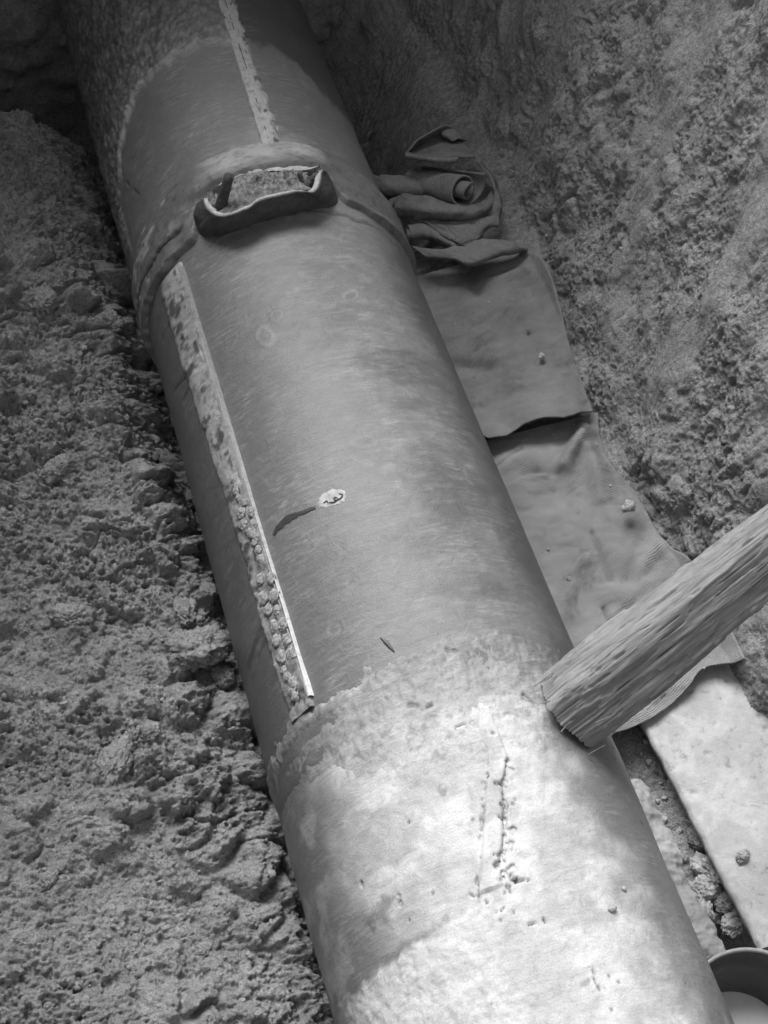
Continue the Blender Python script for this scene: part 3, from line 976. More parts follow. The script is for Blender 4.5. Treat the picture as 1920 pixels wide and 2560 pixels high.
nod_pts = [(512, 1060, 9), (530, 1085, 8), (524, 1108, 11), (545, 1106, 10), (527, 1133, 11), (549, 1133, 10), (545, 1152, 12), (556, 1160, 9),
           (566, 1252, 12), (588, 1250, 12), (571, 1293, 13), (595, 1288, 13), (581, 1318, 11), (600, 1318, 9), (596, 1352, 12), (614, 1349, 12),
           (600, 1384, 12), (622, 1382, 12), (612, 1419, 13), (632, 1414, 13), (617, 1448, 10), (622, 1462, 9), (636, 1476, 11), (634, 1490, 10), (560, 1188, 9), (566, 1208, 9), (552, 1172, 8),
           (505, 1035, 8), (640, 1505, 9), (517, 1075, 7)]
V0, F0 = ICO[3]
for i, (x, y, s) in enumerate(nod_pts):
    V = V0 * (1 + 0.42 * fbm(V0 * 2.1 + i * 3.1, 4, 280 + i, 0.6)[:, None])
    c = pp(x - 2, y, R + 0.0085)
    o = link('nodule', mesh('nodule', V * (s * 0.00125), F0), M_NOD, bar)
    o.location = c - origin_of(bar)
    o.rotation_euler = (0, math.radians(-48), 0)
    o.scale = (1.05, 1.05, 0.55)

# ---- locking bar of the far section
yf = np.linspace(3.02, 4.9, 320)
off = np.linspace(-3.6, 6.0, 34)
O, Yy = np.meshgrid(off, yf, indexing='ij')
uv = np.stack([np.radians(O) * R, Yy], -1)
Tc = 7.9 + (Yy - 3.11) * 5.2 + 0.4 * fbm(np.stack([Yy * 12, O * 0], -1), 3, 290) * sstep(0, 6, O)
w1, w2, rr = worley(uv * 70, 291)
ph = np.minimum(sstep(-3.65, -3.1, O), sstep(6.0, 2.8, O + 1.5 * fbm(uv * 22, 3, 294)))
h = -0.003 + ph * (0.013 + 0.0035 * fbm(uv * 40, 4, 292) - 0.005 * sstep(0.25, 0.5, fbm(uv * 40, 3, 293)) * (O > 1.5)) * sstep(3.02, 3.10, Yy)
far_bar = grid_obj('locking_bar', cylp(Tc + O, Yy, R + h), M_BARP, pipe, uv, {'dust_and_light': 0.62 + 0.3 * sstep(3.5, 3.0, Yy), 'dirt_and_shade': np.clip(0.8 * gate(uv, 295, 40, 0.2, 0.45) * (O > 1.5) + 0.35 * gate(uv, 296, 80, 0.1, 0.5), 0, 1)})
tag(far_bar, 'crusted locking bar along the crown of the far section')
# dark open joint beside it
rows = [cylp(Tc[0] - 0.10 - 0.30 * w_, yf, np.full(len(yf), R + 0.0095)) for w_ in (0, 1)]
rows = [r[10:] for r in rows]
grid_obj('bar_gap', np.stack(rows), M_DAMP, far_bar)


# ---- damp streak, mineral patch on the middle section: thin skins lying on the coat
def skin(name, outline, mat, r, seed, jag=0.3):
    """filled patch on the pipe from an outline in photo points"""
    u = pip_uv(outline)
    c = u.mean(0)
    n = 96
    loop = smooth_line(np.vstack([u, u[:1]]), n + 1)[:-1]
    jit = 1 + jag * fbm(np.stack([np.cos(np.linspace(0, 2 * np.pi, n, endpoint=False)) * 6, np.sin(np.linspace(0, 2 * np.pi, n, endpoint=False)) * 6], -1), 3, seed)
    rings = []
    for k_ in np.linspace(0.02, 1, 12):
        q = c + (loop - c) * (k_ * np.where(k_ > 0.9, jit, 1 + (jit - 1) * k_))[:, None]
        rr_ = r + 0.0015 * (1 - k_ ** 4) + 0.0008 * fbm(q * 120, 3, seed + 1) - (0.0025 if k_ == 1 else 0)
        rings.append(cylp(np.degrees(q[:, 0] / R), q[:, 1], rr_))
    P = np.stack(rings, 1)
    return grid_obj(name, P, mat, pipe, close_u=True)


def ribbon(name, line, widths, mat, r, seed):
    u = smooth_line(pip_uv(line), 70)
    w = np.interp(np.linspace(0, 1, 70), np.linspace(0, 1, len(widths)), widths)
    t = np.gradient(u, axis=0)
    t /= np.linalg.norm(t, axis=1, keepdims=True)
    nrm = np.stack([-t[:, 1], t[:, 0]], 1)
    rows = []
    for f in np.linspace(-1, 1, 9):
        q = u + nrm * (f * w * (1 + 0.45 * fbm(np.stack([np.linspace(0, 9, 70), np.full(70, f * 0.6)], -1), 3, seed)))[:, None]
        rows.append(cylp(np.degrees(q[:, 0] / R), q[:, 1], np.full(70, r + 0.0016 * (1 - f * f) - 0.0006)))
    return grid_obj(name, np.stack(rows), mat, pipe)


skin('mineral_patch', [(684, 1088), (690, 1074), (702, 1064), (722, 1056), (745, 1060), (748, 1072), (742, 1086), (720, 1094), (700, 1098), (688, 1096)], M_WHITE, R + 0.0012, 301, 0.12)
ribbon('damp_streak', [(592, 1156), (602, 1140), (618, 1126), (640, 1112), (660, 1106), (682, 1096)], [0.005, 0.009, 0.011, 0.008, 0.0055, 0.005], M_DAMP, R + 0.0018, 303)
ribbon('rust_squiggle', [(712, 1087), (722, 1086), (730, 1081), (728, 1076), (722, 1078), (726, 1082), (736, 1078), (740, 1070), (732, 1068)], [0.0008, 0.0016, 0.0016, 0.001, 0.0016, 0.0016, 0.002, 0.0016, 0.0006], M_DAMP, R + 0.0045, 305)
ribbon('rust_squiggle', [(700, 1088), (706, 1084), (710, 1088)], [0.001, 0.0018, 0.001], M_DAMP, R + 0.0042, 306)
ribbon('coat_tear', [(822, 1378), (834, 1388), (846, 1402), (852, 1408)], [0.001, 0.004, 0.004, 0.001], M_DAMP, R + 0.0025, 307)

# loose flakes on the near crown (each a stone of its own)
def clod_mesh(name, size, seed, sub=3, rough=0.28):
    V0, F0 = ICO[sub]
    V = V0 * (1 + rough * 1.3 * fbm(V0 * 1.1 + seed, 4, seed) + rough * 0.5 * fbm(V0 * 4.5 + seed, 3, seed + 1) + rough * 0.7 * (np.abs(fbm(V0 * 11 + seed, 2, seed + 2)) - 0.25) - rough * 0.9 * np.clip(fbm(V0 * 16 + seed, 2, seed + 3) - 0.15, 0, 1))[:, None]
    V = V * np.asarray(size)
    return mesh(name, V, F0, smooth=True)


# ================================================================== TIMBER STRUT
foot = 0.5 * (pp(1190, 1452, 0.42) + pp(1287, 1600, 0.42))
sdirv = np.array([0.42, 0.0, 0.30])


def strut_dir():
    # direction (a X + c Y + b Z) that runs along the photographed axis of the strut
    best = None
    for b in (0.30,):
        for a in np.linspace(0.3, 0.6, 61):
            for c in np.linspace(-0.1, 0.3, 81):
                d = np.array([a, c, b])
                q = foot + d - CAM
                ix = 960 + FPX * (q @ RIGHT) / (q @ FWD)
                iy = 1280 - FPX * (q @ UP) / (q @ FWD)
                e = (ix - 1617 * K) ** 2 + (iy - 1226 * K) ** 2
                if best is None or e < best[0]:
                    best = (e, d)
    return best[1]


sdirv = strut_dir()
L_STRUT = np.linalg.norm(sdirv) * 1.9
sd = sdirv / np.linalg.norm(sdirv)
toc = CAM - foot
e_f = toc - sd * (toc @ sd)
e_f /= np.linalg.norm(e_f)                       # towards the lens
e_s = np.cross(sd, e_f)
if e_s[1] < 0:
    e_s = -e_s                                   # up in the picture
_a = math.radians(-24)
e_f, e_s = e_f * math.cos(_a) + e_s * math.sin(_a), e_s * math.cos(_a) - e_f * math.sin(_a)
strut = thing('timber_strut', tuple(foot), 'weathered splintered timber strut wedged between the pipe and the trench wall', 'timber')
nph, ns = 260, 330
ph = np.linspace(0, 2 * np.pi, nph, endpoint=False)
s = np.linspace(-0.02, L_STRUT, ns)
PH, S_ = np.meshgrid(ph, s, indexing='ij')
hw = 0.087 - 0.022 * np.clip(S_ / 0.6, 0, 1.3)
# hewn section: rounded, with a flat bright upper chamfer
cs, sn = np.cos(PH), np.sin(PH)
p_ = 4.5
rad = (np.abs(cs) ** p_ + np.abs(sn) ** p_) ** (-1 / p_)
rad = rad * (1 - 0.10 * np.exp(-((PH - 0.95) / 0.35) ** 2))
per = np.stack([cs * 5, sn * 5, S_ * 2.2], -1)
wv = 0.12 * fbm(np.stack([cs * 2, sn * 2, S_ * 6], -1), 2, 316)
g1 = fbm(np.stack([cs * 7 + 3 * wv, sn * 7, S_ * 3.5], -1), 4, 311)
g2 = fbm(np.stack([cs * 26 + 9 * wv, sn * 26, S_ * 9.0], -1), 3, 312)
g3 = fbm(np.stack([cs * 5 + 0.8 * S_, sn * 5, S_ * 5], -1), 3, 313)
crack = sstep(0.30, 0.46, fbm(np.stack([cs * 16 + 8 * wv, sn * 16, S_ * 6 + 9], -1), 3, 314))
rad = rad * hw + (0.0022 * g1 + 0.0010 * g2) * sstep(-0.3, 0.3, fbm(np.stack([cs * 4, sn * 4, S_ * 7], -1), 3, 317)) + 0.0055 * g3 - 0.0055 * crack + 0.0042 * (sstep(-0.04, 0.06, fbm(np.stack([cs * 4 + 6 * wv, sn * 4, S_ * 7 + 3], -1), 4, 318)) - 0.5)
tip = sstep(0.06, -0.02, S_)
S2 = S_ + tip * (0.009 * fbm(np.stack([cs * 6, sn * 6, S_ * 0], -1), 4, 315, 0.6))
rad = rad * (1 - 0.06 * tip)
Ps = foot + S2[..., None] * sd + (cs * rad)[..., None] * e_f * 0.95 + (sn * rad)[..., None] * e_s
cap = np.repeat((foot + sd * 0.02)[None, None], nph, 0)
Ps = np.concatenate([cap, (cap + Ps[:, :1]) / 2 + 0.004 * RNG.standard_normal((nph, 1, 3)), Ps], 1)
uvw = np.stack([np.concatenate([PH[:, :1], PH[:, :1], PH], 1) * 0.08, np.concatenate([S_[:, :1], S_[:, :1], S_], 1)], -1)
# keep the foot outside the pipe wall
rr = np.hypot(Ps[..., 0], Ps[..., 2])
push = np.clip(0.404 - rr, 0, None)
Ps = Ps + push[..., None] * sd * 0.9
grid_obj('strut_log', Ps, M_WOOD, strut, uvw, close_u=True)
for i in range(14):
    a0 = RNG.uniform(-0.9, 1.5) if i % 3 else RNG.uniform(-1.4, 0.2)
    s0 = RNG.uniform(0.0, 0.62) if i % 2 else RNG.uniform(-0.03, 0.08)
    ln = RNG.uniform(0.03, 0.11) if i % 2 else RNG.uniform(0.015, 0.045)
    rr_ = 0.094 - 0.02 * s0
    rr_ = rr_ * (abs(math.cos(a0)) ** 4.5 + abs(math.sin(a0)) ** 4.5) ** (-1 / 4.5)
    dirn = e_f * 0.95 * math.cos(a0) + e_s * math.sin(a0)
    a = foot + sd * s0 + dirn * (rr_ + 0.001)
    b = foot + sd * (s0 - ln * (1 if i % 4 else -1)) + dirn * (rr_ + RNG.uniform(0.004, 0.014)) + np.cross(sd, dirn) * RNG.uniform(-.012, .012)
    if math.hypot(b[0], b[2]) < 0.41:
        b = a + (a - b) * 0.8
    rod('splinter', a, b, RNG.uniform(0.0012, 0.0028), 0.0006, M_WOOD, strut, 400 + i, 0.3, 8, 6)

# ================================================================== SLAB
SLZ = -0.222
slab = None
cs_ = [(0.045, -0.32), (0.040, -0.250), (0.0, -0.241), (0.003, -0.230), (0.012, SLZ + 0.001)] + [(x, SLZ) for x in np.linspace(0.02, 0.42, 90)] + [(0.45, SLZ), (0.45, -0.32)]
cs_ = np.array(cs_)
yy = np.linspace(0.715, 1.46, 150)
C_, Yy = np.meshgrid(np.arange(len(cs_)), yy, indexing='ij')
edge_x = 0.575 + (1.32 - Yy) * 0.065
Xs = edge_x + cs_[:, 0][C_]
Zs = cs_[:, 1][C_]
uvs = np.stack([cs_[:, 0][C_] + Zs * -1, Yy], -1)
w1, w2, rr = worley(uvs * 17, 321)
pit = sstep(0.15, 0.07, w1) * (rr > 0.72)
Zs = Zs + (C_ > 3) * (0.0035 * fbm(uvs * 7, 4, 322) - 0.006 * pit + 0.0012 * fbm(uvs * 60, 3, 323))
Xs = Xs + (C_ < 6) * 0.006 * fbm(np.stack([Yy * 18, C_ * 0.3], -1), 4, 324)
slab = grid_obj('concrete_slab', np.stack([Xs, Yy, Zs], -1), M_SLAB, flip=True)
tag(slab, 'pale smooth slab lying beside the pipe below the timber strut', 'slab')

# pale mud smoothed against the pipe in the gap
yy = np.linspace(0.74, 1.22, 170)
ff = np.linspace(0, 1, 60)
F_, Yy = np.meshgrid(ff, yy, indexing='ij')
wd = np.interp(Yy, [0.55, 0.80, 0.9, 1.1, 1.22], [0.24, 0.225, 0.215, 0.215, 0.21]) + 0.016 * fbm(np.stack([Yy * 18, F_ * 1.5], -1), 3, 331)
Xm = 0.33 + F_ * wd
Zm = floor_z(Xm, Yy) + 0.050 - 0.055 * F_ ** 5 + 0.010 * fbm(np.stack([Xm * 14, Yy * 14], -1), 3, 332) + 0.006 * fbm(np.stack([Xm * 60, Yy * 60], -1), 3, 333) - 0.012 * np.clip(fbm(np.stack([Xm * 30, Yy * 30], -1), 3, 334) - 0.15, 0, 1)
Zm = Zm - 0.02 * sstep(0.62, 0.55, Yy)
mud = grid_obj('mortar_spill', np.stack([Xm, Yy, Zm], -1), M_MUD, flip=True)
tag(mud, 'flat pale strip of spilt mortar in the gap between pipe and slab', kind='stuff')

# ================================================================== SACKS
def sheet(left, right, nu, nv, zfun, seed, bottom=None, wr=0.009):
    """left/right edge polylines (x, y) from far to near -> draped sheet"""
    Lp, Rp = smooth_line(np.c_[left, np.zeros(len(left))], nv)[:, :2], smooth_line(np.c_[right, np.zeros(len(right))], nv)[:, :2]
    s = np.linspace(0, 1, nu)[:, None, None]
    XY = Lp[None] * (1 - s) + Rp[None] * s
    if bottom is not None:
        t = np.linspace(0, 1, nv)[None, :]
        if np.ndim(bottom) == 2:
            bl = smooth_line(np.c_[bottom, np.zeros(len(bottom))], nu)[:, :2]
            XY = XY + (bl[:, None] - XY[:, -1:]) * t[..., None] ** 6
        else:
            XY[..., 1] += np.interp(s[:, :, 0], np.linspace(0, 1, len(bottom)), bottom) * t ** 5
    S2, T2 = np.meshgrid(np.linspace(0, 1, nu), np.linspace(0, 1, nv), indexing='ij')
    Z = zfun(XY[..., 0], XY[..., 1], S2, T2)
    Z = Z + wr * fbm(XY * 7, 4, seed) + 0.5 * wr * np.abs(fbm(XY * np.array([11, 15]) + 0.6 * XY[..., ::-1] * 8, 3, seed + 5)) + wr * 0.5 * fbm(XY * np.array([9, 22]), 3, seed + 3)
    return np.concatenate([XY, Z[..., None]], -1), XY


def xy(pts, z):
    return gz(pts, z)[:, :2]


def base(X_, Y_):
    return floor_z(X_, Y_) + 0.032 + 0.05 * sstep(0.80, 0.93, X_)


# lower sack
rgt = xy([(1296, 868), (1306, 915), (1335, 985), (1395, 1075), (1448, 1160), (1492, 1208)], -0.16)
rgt = np.vstack([rgt, xy([(1540, 1300), (1580, 1390), (1596, 1438)], -0.17)])
lft = np.array([(0.36, 2.36), (0.36, 2.2), (0.36, 1.9), (0.36, 1.6), (0.36, 1.4), (0.36, 1.31), (0.37, 1.22)])


def z_low(X_, Y_, s, t):
    z = base(X_, Y_)
    z = z + 0.012 * sstep(0.72, 0.95, s) * np.sin(Y_ * 16) * sstep(1.7, 2.1, Y_)
    # creases fanning from the pinched corner under the upper sack
    for (p, q, a, w) in (((1262, 905), (1225, 990), .022, .020), ((1290, 925), (1345, 1050), -.020, .02), ((1275, 950), (1300, 1060), .015, .02), ((1135, 994), (1165, 991), -.008, .012), ((1165, 990), (1208, 1000), -.007, .012), ((1100, 965), (1190, 958), .012, .034), ((1060, 985), (1130, 945), -.007, .009), ((1215, 985), (1262, 925), .012, .014),
                         ((1285, 1130), (1325, 1230), -.012, .010), ((1310, 1290), (1330, 1350), -.012, .008), ((1395, 1130), (1365, 1230), -.012, .02), ((1430, 1190), (1330, 1330), -.018, .02), ((1400, 1240), (1310, 1330), .015, .016)):
        ln = gz([p, q], -0.18)[:, :2]
        z = z + a * np.exp(-(seg_dist(np.stack([X_, Y_], -1), ln) / w) ** 2)
    z = z - 0.01 * sstep(0.95, 1.0, s)
    z = np.maximum(z, np.where(Y_ < 1.45, SLZ + 0.014, -9))
    z = z + 0.03 * np.exp(-(((X_ - 0.80) / 0.10) ** 2 + ((Y_ - 1.40) / 0.05) ** 2))
    return z


rgt = rgt + 0.004 * RNG.standard_normal(rgt.shape)
G, XY = sheet(lft, rgt, 150, 260, z_low, 341, bottom=np.vstack([[(0.37, 1.25)], xy([(1318, 1587), (1362, 1568), (1408, 1548), (1452, 1516), (1488, 1482), (1512, 1452), (1545, 1441), (1600, 1446)], -0.19)]))
G_LOW = G
lower_sack = grid_obj('sack', G, M_SACK2, None, XY, flip=True, solid=0.004, offset=1)
tag(lower_sack, 'pale hessian sack spread flat from under the upper sack to below the timber strut', 'sack', 'hessian sacks laid beside the pipe')

# upper sack, its near edge lifted off the lower one
rgt = xy([(1120, 520), (1168, 562), (1206, 645), (1240, 752), (1268, 830), (1284, 872)], -0.15)
lft = np.array([(0.36, 3.05), (0.36, 2.9), (0.36, 2.75), (0.36, 2.6), (0.36, 2.46), (0.38, 2.34)])


def z_up(X_, Y_, s, t):
    z = base(X_, Y_) + 0.018
    lift = sstep(0.72, 1.0, t)
    z = z + lift * (0.052 + 0.014 * np.sin(s * 11 + 0.6)) * sstep(1.02, 0.86, s) * sstep(0.0, 0.3, s)
    for (p, q, a, w) in (((975, 745), (1060, 760), -.02, .022), ((1010, 560), (1035, 610), -.015, .02), ((1060, 590), (1130, 575), .012, .02), ((1180, 800), (1230, 800), .008, .03)):
        ln = gz([p, q], -0.16)[:, :2]
        z = z + a * np.exp(-(seg_dist(np.stack([X_, Y_], -1), ln) / w) ** 2)
    return z


G, XY = sheet(lft, rgt, 130, 190, z_up, 351, bottom=[0.10, 0.07, -0.02, -0.025, -0.01, -0.02, -0.035, -0.02, 0.0])
G_UP = G
upper_sack = grid_obj('sack', G, M_SACK, None, XY, flip=True, solid=0.005, offset=1)
tag(upper_sack, 'grey hessian sack lying flat between the folded sack and the lower sack', 'sack', 'hessian sacks laid beside the pipe')

# folded sack: a bundle of folds and one loose roll
fb = at_z(1080, 500, -0.17)
folded = thing('sack', tuple(fb), 'folded and rolled hessian sack bundled beside the pipe at the foot of the trench wall', 'sack', 'hessian sacks laid beside the pipe')
ZF = -0.185


def W(cx, cy, h):
    return at_z(880 + cx / 3.7705, 290 + cy / 3.7705, ZF + h)


def cloth(name, rows, nu, nv, seed, wr=0.0055, solid=0.0055, mat=None, offset=1, flip=False):
    G = loft([[W(*p) for p in r] for r in rows], nu, nv)
    n = grid_normals(G)
    du = np.r_[0, np.cumsum(np.linalg.norm(np.diff(G[:, nv // 2], axis=0), axis=1))]
    dv = np.r_[0, np.cumsum(np.linalg.norm(np.diff(G[nu // 2], axis=0), axis=1))]
    uv_ = np.stack(np.meshgrid(du, dv, indexing='ij'), -1)
    G = G + n * (wr * fbm(uv_ * 22, 3, seed) + wr * 0.4 * fbm(uv_ * 60, 3, seed + 1))[..., None]
    return grid_obj(name, G, mat or M_SACK, folded, uv_, solid=solid, offset=offset, flip=flip)


# tucked sheet behind on the left
cloth('tucked_sheet', [[(90, 560, .03), (260, 570, .07), (450, 572, .075), (640, 585, .05)], [(130, 640, .06), (300, 650, .085), (480, 655, .085), (680, 670, .07)],
                       [(190, 730, .03), (330, 745, .055), (520, 742, .06), (720, 740, .05)], [(220, 790, .0), (350, 790, .01), (540, 800, .02), (760, 800, .02)]], 34, 50, 361)
# open mouth of the sack at the top
cloth('sack_mouth', [[(497, 362, .135), (620, 212, .150), (780, 120, .150), (880, 85, .130), (990, 120, .11)],
                     [(520, 372, .110), (650, 260, .095), (800, 190, .085), (900, 190, .075), (1040, 220, .08)],
                     [(548, 384, .115), (690, 330, .105), (850, 290, .10), (960, 290, .10), (1090, 310, .10)],
                     [(570, 396, .130), (740, 400, .135), (880, 400, .138), (1010, 395, .135), (1160, 400, .12)]], 46, 70, 363, 0.003)
cloth('mouth_hem', [[(495, 350, .128), (700, 385, .142), (860, 400, .146), (1000, 398, .142)], [(500, 372, .150), (700, 402, .160), (860, 418, .160), (1010, 412, .152)],
                    [(512, 390, .140), (700, 415, .152), (860, 428, .152), (1020, 425, .146)]], 14, 60, 364, 0.002)
# torn scrap at the very top
cloth('torn_scrap', [[(838, 150, .112), (900, 128, .118), (970, 128, .108), (1050, 165, .09)], [(850, 172, .118), (915, 178, .124), (990, 176, .116), (1065, 200, .095)], [(880, 198, .112), (950, 236, .112), (1000, 222, .108), (1090, 238, .085)]], 18, 36, 365, 0.012, 0.004, M_SACK2)

# rolled body: spiral swept along a tilted axis
A0, A1 = W(560, 590, .030), W(1085, 690, .125)
ax = (A1 - A0) / np.linalg.norm(A1 - A0)
e1 = np.cross(ax, [0, 0, 1.0]); e1 /= np.linalg.norm(e1)           # towards the near side
e2 = np.cross(e1, ax)                                              # upwards
if e2[2] < 0: e2 = -e2
phi = np.linspace(0.0, 2 * np.pi * 1.95, 170)
tt = np.linspace(0, 1, 60)
PHI, TT = np.meshgrid(phi, tt, indexing='ij')
rs = 0.018 + 0.0150 * PHI / (2 * np.pi) + 0.012 * sstep(2 * np.pi * 1.2, 2 * np.pi * 1.95, PHI)
rs = rs * (0.85 + 0.28 * TT) * (1 + 0.05 * fbm(np.stack([PHI * 0.8, TT * 2], -1), 3, 371))
ang = -PHI + 2.6
endcut = 0.02 * np.sin(PHI * 0.5 + 1) * TT
Gs = A0 + (A1 - A0) * TT[..., None] + ax * endcut[..., None] + (np.cos(ang) * rs * 1.18)[..., None] * e1 + (np.sin(ang) * rs * 0.95)[..., None] * e2
uvs_ = np.stack([PHI * 0.04, TT * 0.17], -1)
grid_obj('sack_roll', Gs, M_SACK, folded, uvs_, solid=0.0065, offset=0)
# lower long fold
cloth('long_fold', [[(480, 735, .055), (700, 775, .07), (960, 820, .07), (1200, 830, .06), (1330, 700, .05)], [(450, 780, .085), (700, 815, .095), (960, 860, .095), (1190, 880, .085), (1340, 800, .06)],
                    [(405, 850, .080), (680, 890, .095), (960, 915, .095), (1150, 925, .085), (1300, 890, .05)], [(395, 930, .045), (680, 955, .055), (950, 970, .06), (1130, 965, .055), (1250, 940, .03)],
                    [(410, 945, .01), (680, 940, .015), (950, 950, .02), (1130, 945, .02), (1200, 930, .01)]], 60, 80, 373)
cloth('fold_end', [[(310, 830, .05), (380, 780, .07), (470, 738, .075)], [(330, 875, .05), (400, 830, .06), (475, 775, .065)], [(350, 885, .02), (410, 860, .03), (470, 830, .03)]], 16, 24, 374)
# outer wrap on the right and the flat triangular flap below
cloth('outer_wrap', [[(1180, 420, .09), (1290, 540, .10), (1350, 680, .09), (1300, 900, .05), (1180, 985, .035)], [(1210, 430, .08), (1330, 570, .075), (1400, 800, .065), (1395, 900, .05), (1290, 1000, .04)],
                     [(1215, 440, .02), (1345, 585, .02), (1412, 820, .02), (1405, 950, .02), (1372, 1035, .025)]], 34, 70, 375)
cloth('flat_flap', [[(560, 985, .045), (800, 985, .05), (1050, 985, .05), (1250, 960, .05), (1385, 940, .045)], [(690, 1010, .055), (880, 1045, .06), (1060, 1060, .06), (1220, 1020, .055), (1375, 1035, .03)],
                    [(750, 1055, .055), (900, 1120, .06), (1050, 1170, .06), (1190, 1120, .05), (1285, 1045, .025)], [(800, 1085, .05), (950, 1180, .055), (1080, 1240, .05), (1110, 1262, .045), (1160, 1200, .035)]], 50, 80, 377)
cloth('under_fold', [[(520, 1045, .035), (640, 1025, .045), (740, 1055, .05), (900, 1150, .04), (1100, 1250, .04)], [(545, 1075, .045), (660, 1065, .055), (780, 1105, .055), (920, 1190, .05), (1115, 1262, .045)],
                     [(560, 1140, .035), (680, 1125, .045), (800, 1160, .045), (930, 1225, .04), (1120, 1276, .03)], [(555, 1165, .01), (680, 1150, .015), (800, 1185, .015), (930, 1245, .015), (1120, 1270, .01)]], 36, 70, 379)
cloth('ragged_end', [[(520, 1045, .035), (505, 1110, .04), (490, 1185, .02)], [(540, 1060, .045), (530, 1120, .05), (515, 1195, .02)], [(565, 1075, .04), (560, 1130, .04), (545, 1185, .01)]], 14, 24, 381)
cloth('corner_fold', [[(560, 1240, .03), (850, 1260, .04), (1150, 1180, .05), (1440, 1180, .05), (1640, 1235, .03)], [(700, 1330, .035), (860, 1310, .05), (1120, 1300, .06), (1420, 1210, .07), (1655, 1250, .04)],
                      [(850, 1335, .04), (1000, 1350, .055), (1130, 1385, .06), (1400, 1290, .065), (1650, 1262, .03)], [(860, 1345, .015), (1010, 1365, .02), (1130, 1405, .02), (1380, 1310, .02), (1640, 1270, .005)]], 44, 90, 383)

# ================================================================== BUCKET
bc = at_z(1893, 2552, -0.16)
DZB = 0.13
bucket = thing('bucket', (bc[0], bc[1], -0.39), 'dark round metal bucket with pale rim at the near end of the slab', 'bucket')
a = np.linspace(0, 2 * np.pi, 72, endpoint=False)


def lathe(name, prof_, mat, parent):
    rows = np.stack([np.stack([bc[0] + r_ * np.cos(a), bc[1] + r_ * np.sin(a), np.full(72, z_ + DZB)], -1) for r_, z_ in prof_], 1)
    return grid_obj(name, rows, mat, parent, close_u=True)


lathe('bucket_body', [(0.0, -0.52), (0.125, -0.52), (0.145, -0.40), (0.160, -0.293), (0.157, -0.293), (0.142, -0.40), (0.122, -0.505), (0.0, -0.505)], M_TIN, bucket)
lathe('bucket_rim', [(0.1565, -0.297), (0.1565, -0.291), (0.161, -0.2875), (0.1655, -0.291), (0.1655, -0.299), (0.161, -0.302)], M_TINR, bucket)
lathe('bucket_contents', [(0.0, -0.499), (0.08, -0.4995), (0.1225, -0.500)], M_WASH, bucket)

# ================================================================== CLODS AND STONES (countable ones)
def surface_z(P, x, y):
    flat = P.reshape(-1, 3)
    d = (flat[:, 0] - x) ** 2 + (flat[:, 1] - y) ** 2
    i = np.argsort(d)[:6]
    return flat[i, 2].mean()


def put_clod(name, px, py, z_guess, size, mat, label, cat, P=None, seed=1, sub=3, sink=0.3, rough=0.28, rot=0.0):
    q = at_z(px * K, py * K, z_guess)
    if P is not None:
        for _ in range(3):
            z = surface_z(P, q[0], q[1])
            q = at_z(px * K, py * K, z + size[2] * 0.4)
        zc = surface_z(P, q[0], q[1]) + size[2] * (1 - 2 * sink) * 0.7
    else:
        zc = z_guess + size[2] * (1 - 2 * sink)
    o = link(name, clod_mesh(name, size, seed, sub, rough), mat)
    o.location = (q[0], q[1], zc)
    o.rotation_euler = (0, 0, rot)
    return tag(o, label, cat)


CL = 'earth_clod'
left_clods = [
    (425, 1400, (0.080, 0.055, 0.05), 'broad rounded clay clod overhanging a shadow beside the pipe on the left bank', 501),
    (480, 1455, (0.035, 0.030, 0.03), 'small clay clod tucked between the broad clod and the pipe', 502),
    (400, 1320, (0.045, 0.032, 0.03), 'angular clay clod just above the broad rounded clod', 503),
    (455, 1300, (0.03, 0.024, 0.022), 'small upright clay lump close to the pipe above the broad clod', 504),
    (150, 1330, (0.06, 0.04, 0.035), 'wide clay clod near the left edge of the bank at mid height', 505),
    (120, 1010, (0.05, 0.035, 0.03), 'rough clay clod on the upper left part of the bank', 506),
    (235, 700, (0.04, 0.04, 0.03), 'clay clod beside the dark crevice by the far joint', 507),
    (90, 640, (0.05, 0.04, 0.035), 'clay clod at the far left edge of the bank', 508),
    (250, 1640, (0.035, 0.06, 0.03), 'long clay clod lying down the slope in the lower bank', 509),
    (440, 2052, (0.02, 0.02, 0.018), 'single round earth lump on the smooth lower bank', 510),
    (100, 1895, (0.03, 0.018, 0.016), 'flat earth flake at the lower left edge of the bank', 511),
    (320, 1580, (0.028, 0.03, 0.022), 'squat clay lump on the bank halfway between the left edge and the pipe', 512),
]
for x, y, s, lab, sd_ in left_clods:
    put_clod(CL, x, y, -0.1, s, M_CLOD, lab, 'clod', Pl, sd_, 4, 0.30 if sd_ == 501 else 0.42, 0.36, (sd_ - 501) * 0.7)

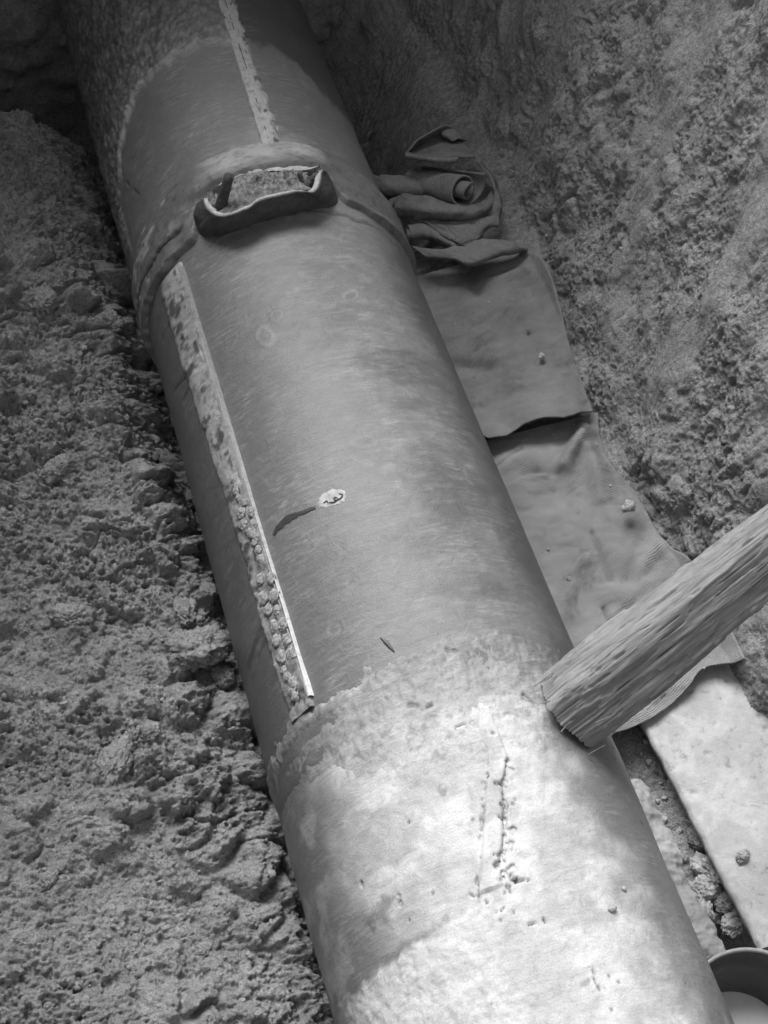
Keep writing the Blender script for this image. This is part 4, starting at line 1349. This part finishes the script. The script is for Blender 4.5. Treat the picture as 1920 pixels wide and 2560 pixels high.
right_lumps = [
    (1535, 1880, (0.052, 0.036, 0.036), 'large pale mortar lump with a flat face in the gap below the slab edge', 521, M_LUMP),
    (1520, 1925, (0.045, 0.036, 0.03), 'pale mortar lump leaning on the pipe side of the large lump', 522, M_LUMP),
    (1513, 1975, (0.048, 0.028, 0.032), 'rounded mortar lump with a dark shadow under it nearest the bucket', 523, M_LUMP),
    (1580, 1950, (0.040, 0.036, 0.030), 'crumbly grey lump touching the dark edge of the slab', 524, M_CLOD),
    (1586, 1990, (0.038, 0.030, 0.022), 'pale broken lump between the rounded lump and the bucket rim', 525, M_LUMP),
    (1515, 1815, (0.035, 0.028, 0.022), 'crumbled clay lump in the upper part of the gap beside the slab', 526, M_CLOD),
    (1603, 1850, (0.020, 0.013, 0.010), 'flat pale crumb lying on the left edge of the slab', 527, M_LUMP),
]
for x, y, s, lab, sd_, mt in right_lumps:
    put_clod('mortar_lump' if mt is M_LUMP else CL, x, y, -0.27 if sd_ != 527 else SLZ, s, mt, lab, 'lump', Pr if sd_ != 527 else None, sd_, 4, 0.22, 0.36, sd_ * 1.3)

for x, y, s, lab, sd_, mt, z in (
        (1358, 1100, 0.020, 'angular pale clod lying on the lower sack near its right edge', 531, M_LUMP, -0.175),
        (1170, 772, 0.010, 'small pale stone on the upper sack', 532, M_LUMP, -0.18),
        (1140, 713, 0.006, 'dark crumb on the middle of the upper sack', 533, M_CLOD, -0.185),
        (1482, 1222, 0.0, None, 0, None, 0),
        (1230, 1448, 0.0065, 'dark crumb on the lower sack close to the pipe', 534, M_CLOD, -0.19) if False else (1228, 1252, 0.007, 'dark crumb on the lower sack close to the pipe', 534, M_CLOD, -0.195),
        (1318, 1052, 0.006, 'tiny pale stone on the lower sack left of the angular clod', 535, M_LUMP, -0.18)):
    if not lab:
        continue
    put_clod('stone', x, y, z, (s, s * 0.85, s * 0.8), mt, lab, 'stone', None, sd_, 3, 0.1, 0.4, sd_)
for x, y, s, lab, sd_ in ((1348, 1920, 0.006, 'small pale chip on the right flank of the near pipe section', 541), (1530 / 1.157 + 0, 1963, 0.008, 'pale chip near the white patch low on the near pipe section', 542)):
    t_, y_ = on_pipe(x * K, y * K, R + 0.004)
    o = link('stone', clod_mesh('stone', (s, s * 0.8, s * 0.6), sd_, 2, 0.4), M_LUMP)
    o.location = cylp(np.array(t_), np.array(y_), np.array(R + 0.004))
    tag(o, lab, 'stone')

# ================================================================== LOOSE CRUMBS
def crumbs(name, P, mask, n, smin, smax, mat, label, seed):
    rng = np.random.default_rng(seed)
    idx = np.flatnonzero(mask.reshape(-1))
    pick = rng.choice(idx, n, replace=False)
    C = P.reshape(-1, 3)[pick]
    V0, F0 = ICO[0]
    size = smin + (smax - smin) * rng.random(n) ** 4
    V = V0[None] * (1 + 0.45 * (rng.random((n, 12, 1)) - 0.5)) * size[:, None, None] * (0.65 + 0.7 * rng.random((n, 1, 3)))
    V = V + C[:, None] + np.array([0, 0, 1.0]) * size[:, None, None] * 0.25
    F = F0[None] + (np.arange(n) * 12)[:, None, None]
    o = link(name, mesh(name, V.reshape(-1, 3), F.reshape(-1, 3), smooth=False), mat)
    return tag(o, label, kind='stuff')


mU = (G_UP[..., 0] > 0.42)
crumbs('sack_dirt', G_UP + np.array([0, 0, 0.005]), mU, 80, 0.001, 0.004, M_CLOD, 'earth crumbs scattered over the upper sack', 604)
mW = (G_LOW[..., 0] > 0.42) & (G_LOW[..., 1] > 1.3)
crumbs('sack_dirt', G_LOW + np.array([0, 0, 0.004]), mW, 90, 0.001, 0.005, M_CLOD, 'earth crumbs scattered over the lower sack', 605)
mL = (Pl[..., 0] < -0.36) & (Pl[..., 0] > -1.3) & (Pl[..., 1] > 0.7) & (Pl[..., 1] < 4.0)
crumbs('soil_crumbs', Pl, mL, 2600, 0.002, 0.010, M_CLOD, 'loose earth crumbs scattered over the left bank', 601)
mR = (Pr[..., 0] > 0.36) & (Pr[..., 1] > 0.6) & (Pr[..., 1] < 3.9) & (Pr[..., 2] < 0.5)
crumbs('wall_crumbs', Pr, mR, 1200, 0.0015, 0.007, M_CLOD, 'loose earth crumbs lying on the trench wall foot', 602)
mG = (Pr[..., 0] > 0.40) & (Pr[..., 0] < 0.64) & (Pr[..., 1] > 0.62) & (Pr[..., 1] < 1.35)
crumbs('gap_rubble', Pr, mG, 500, 0.002, 0.010, M_LUMP, 'loose rubble in the gap between pipe and slab', 603)
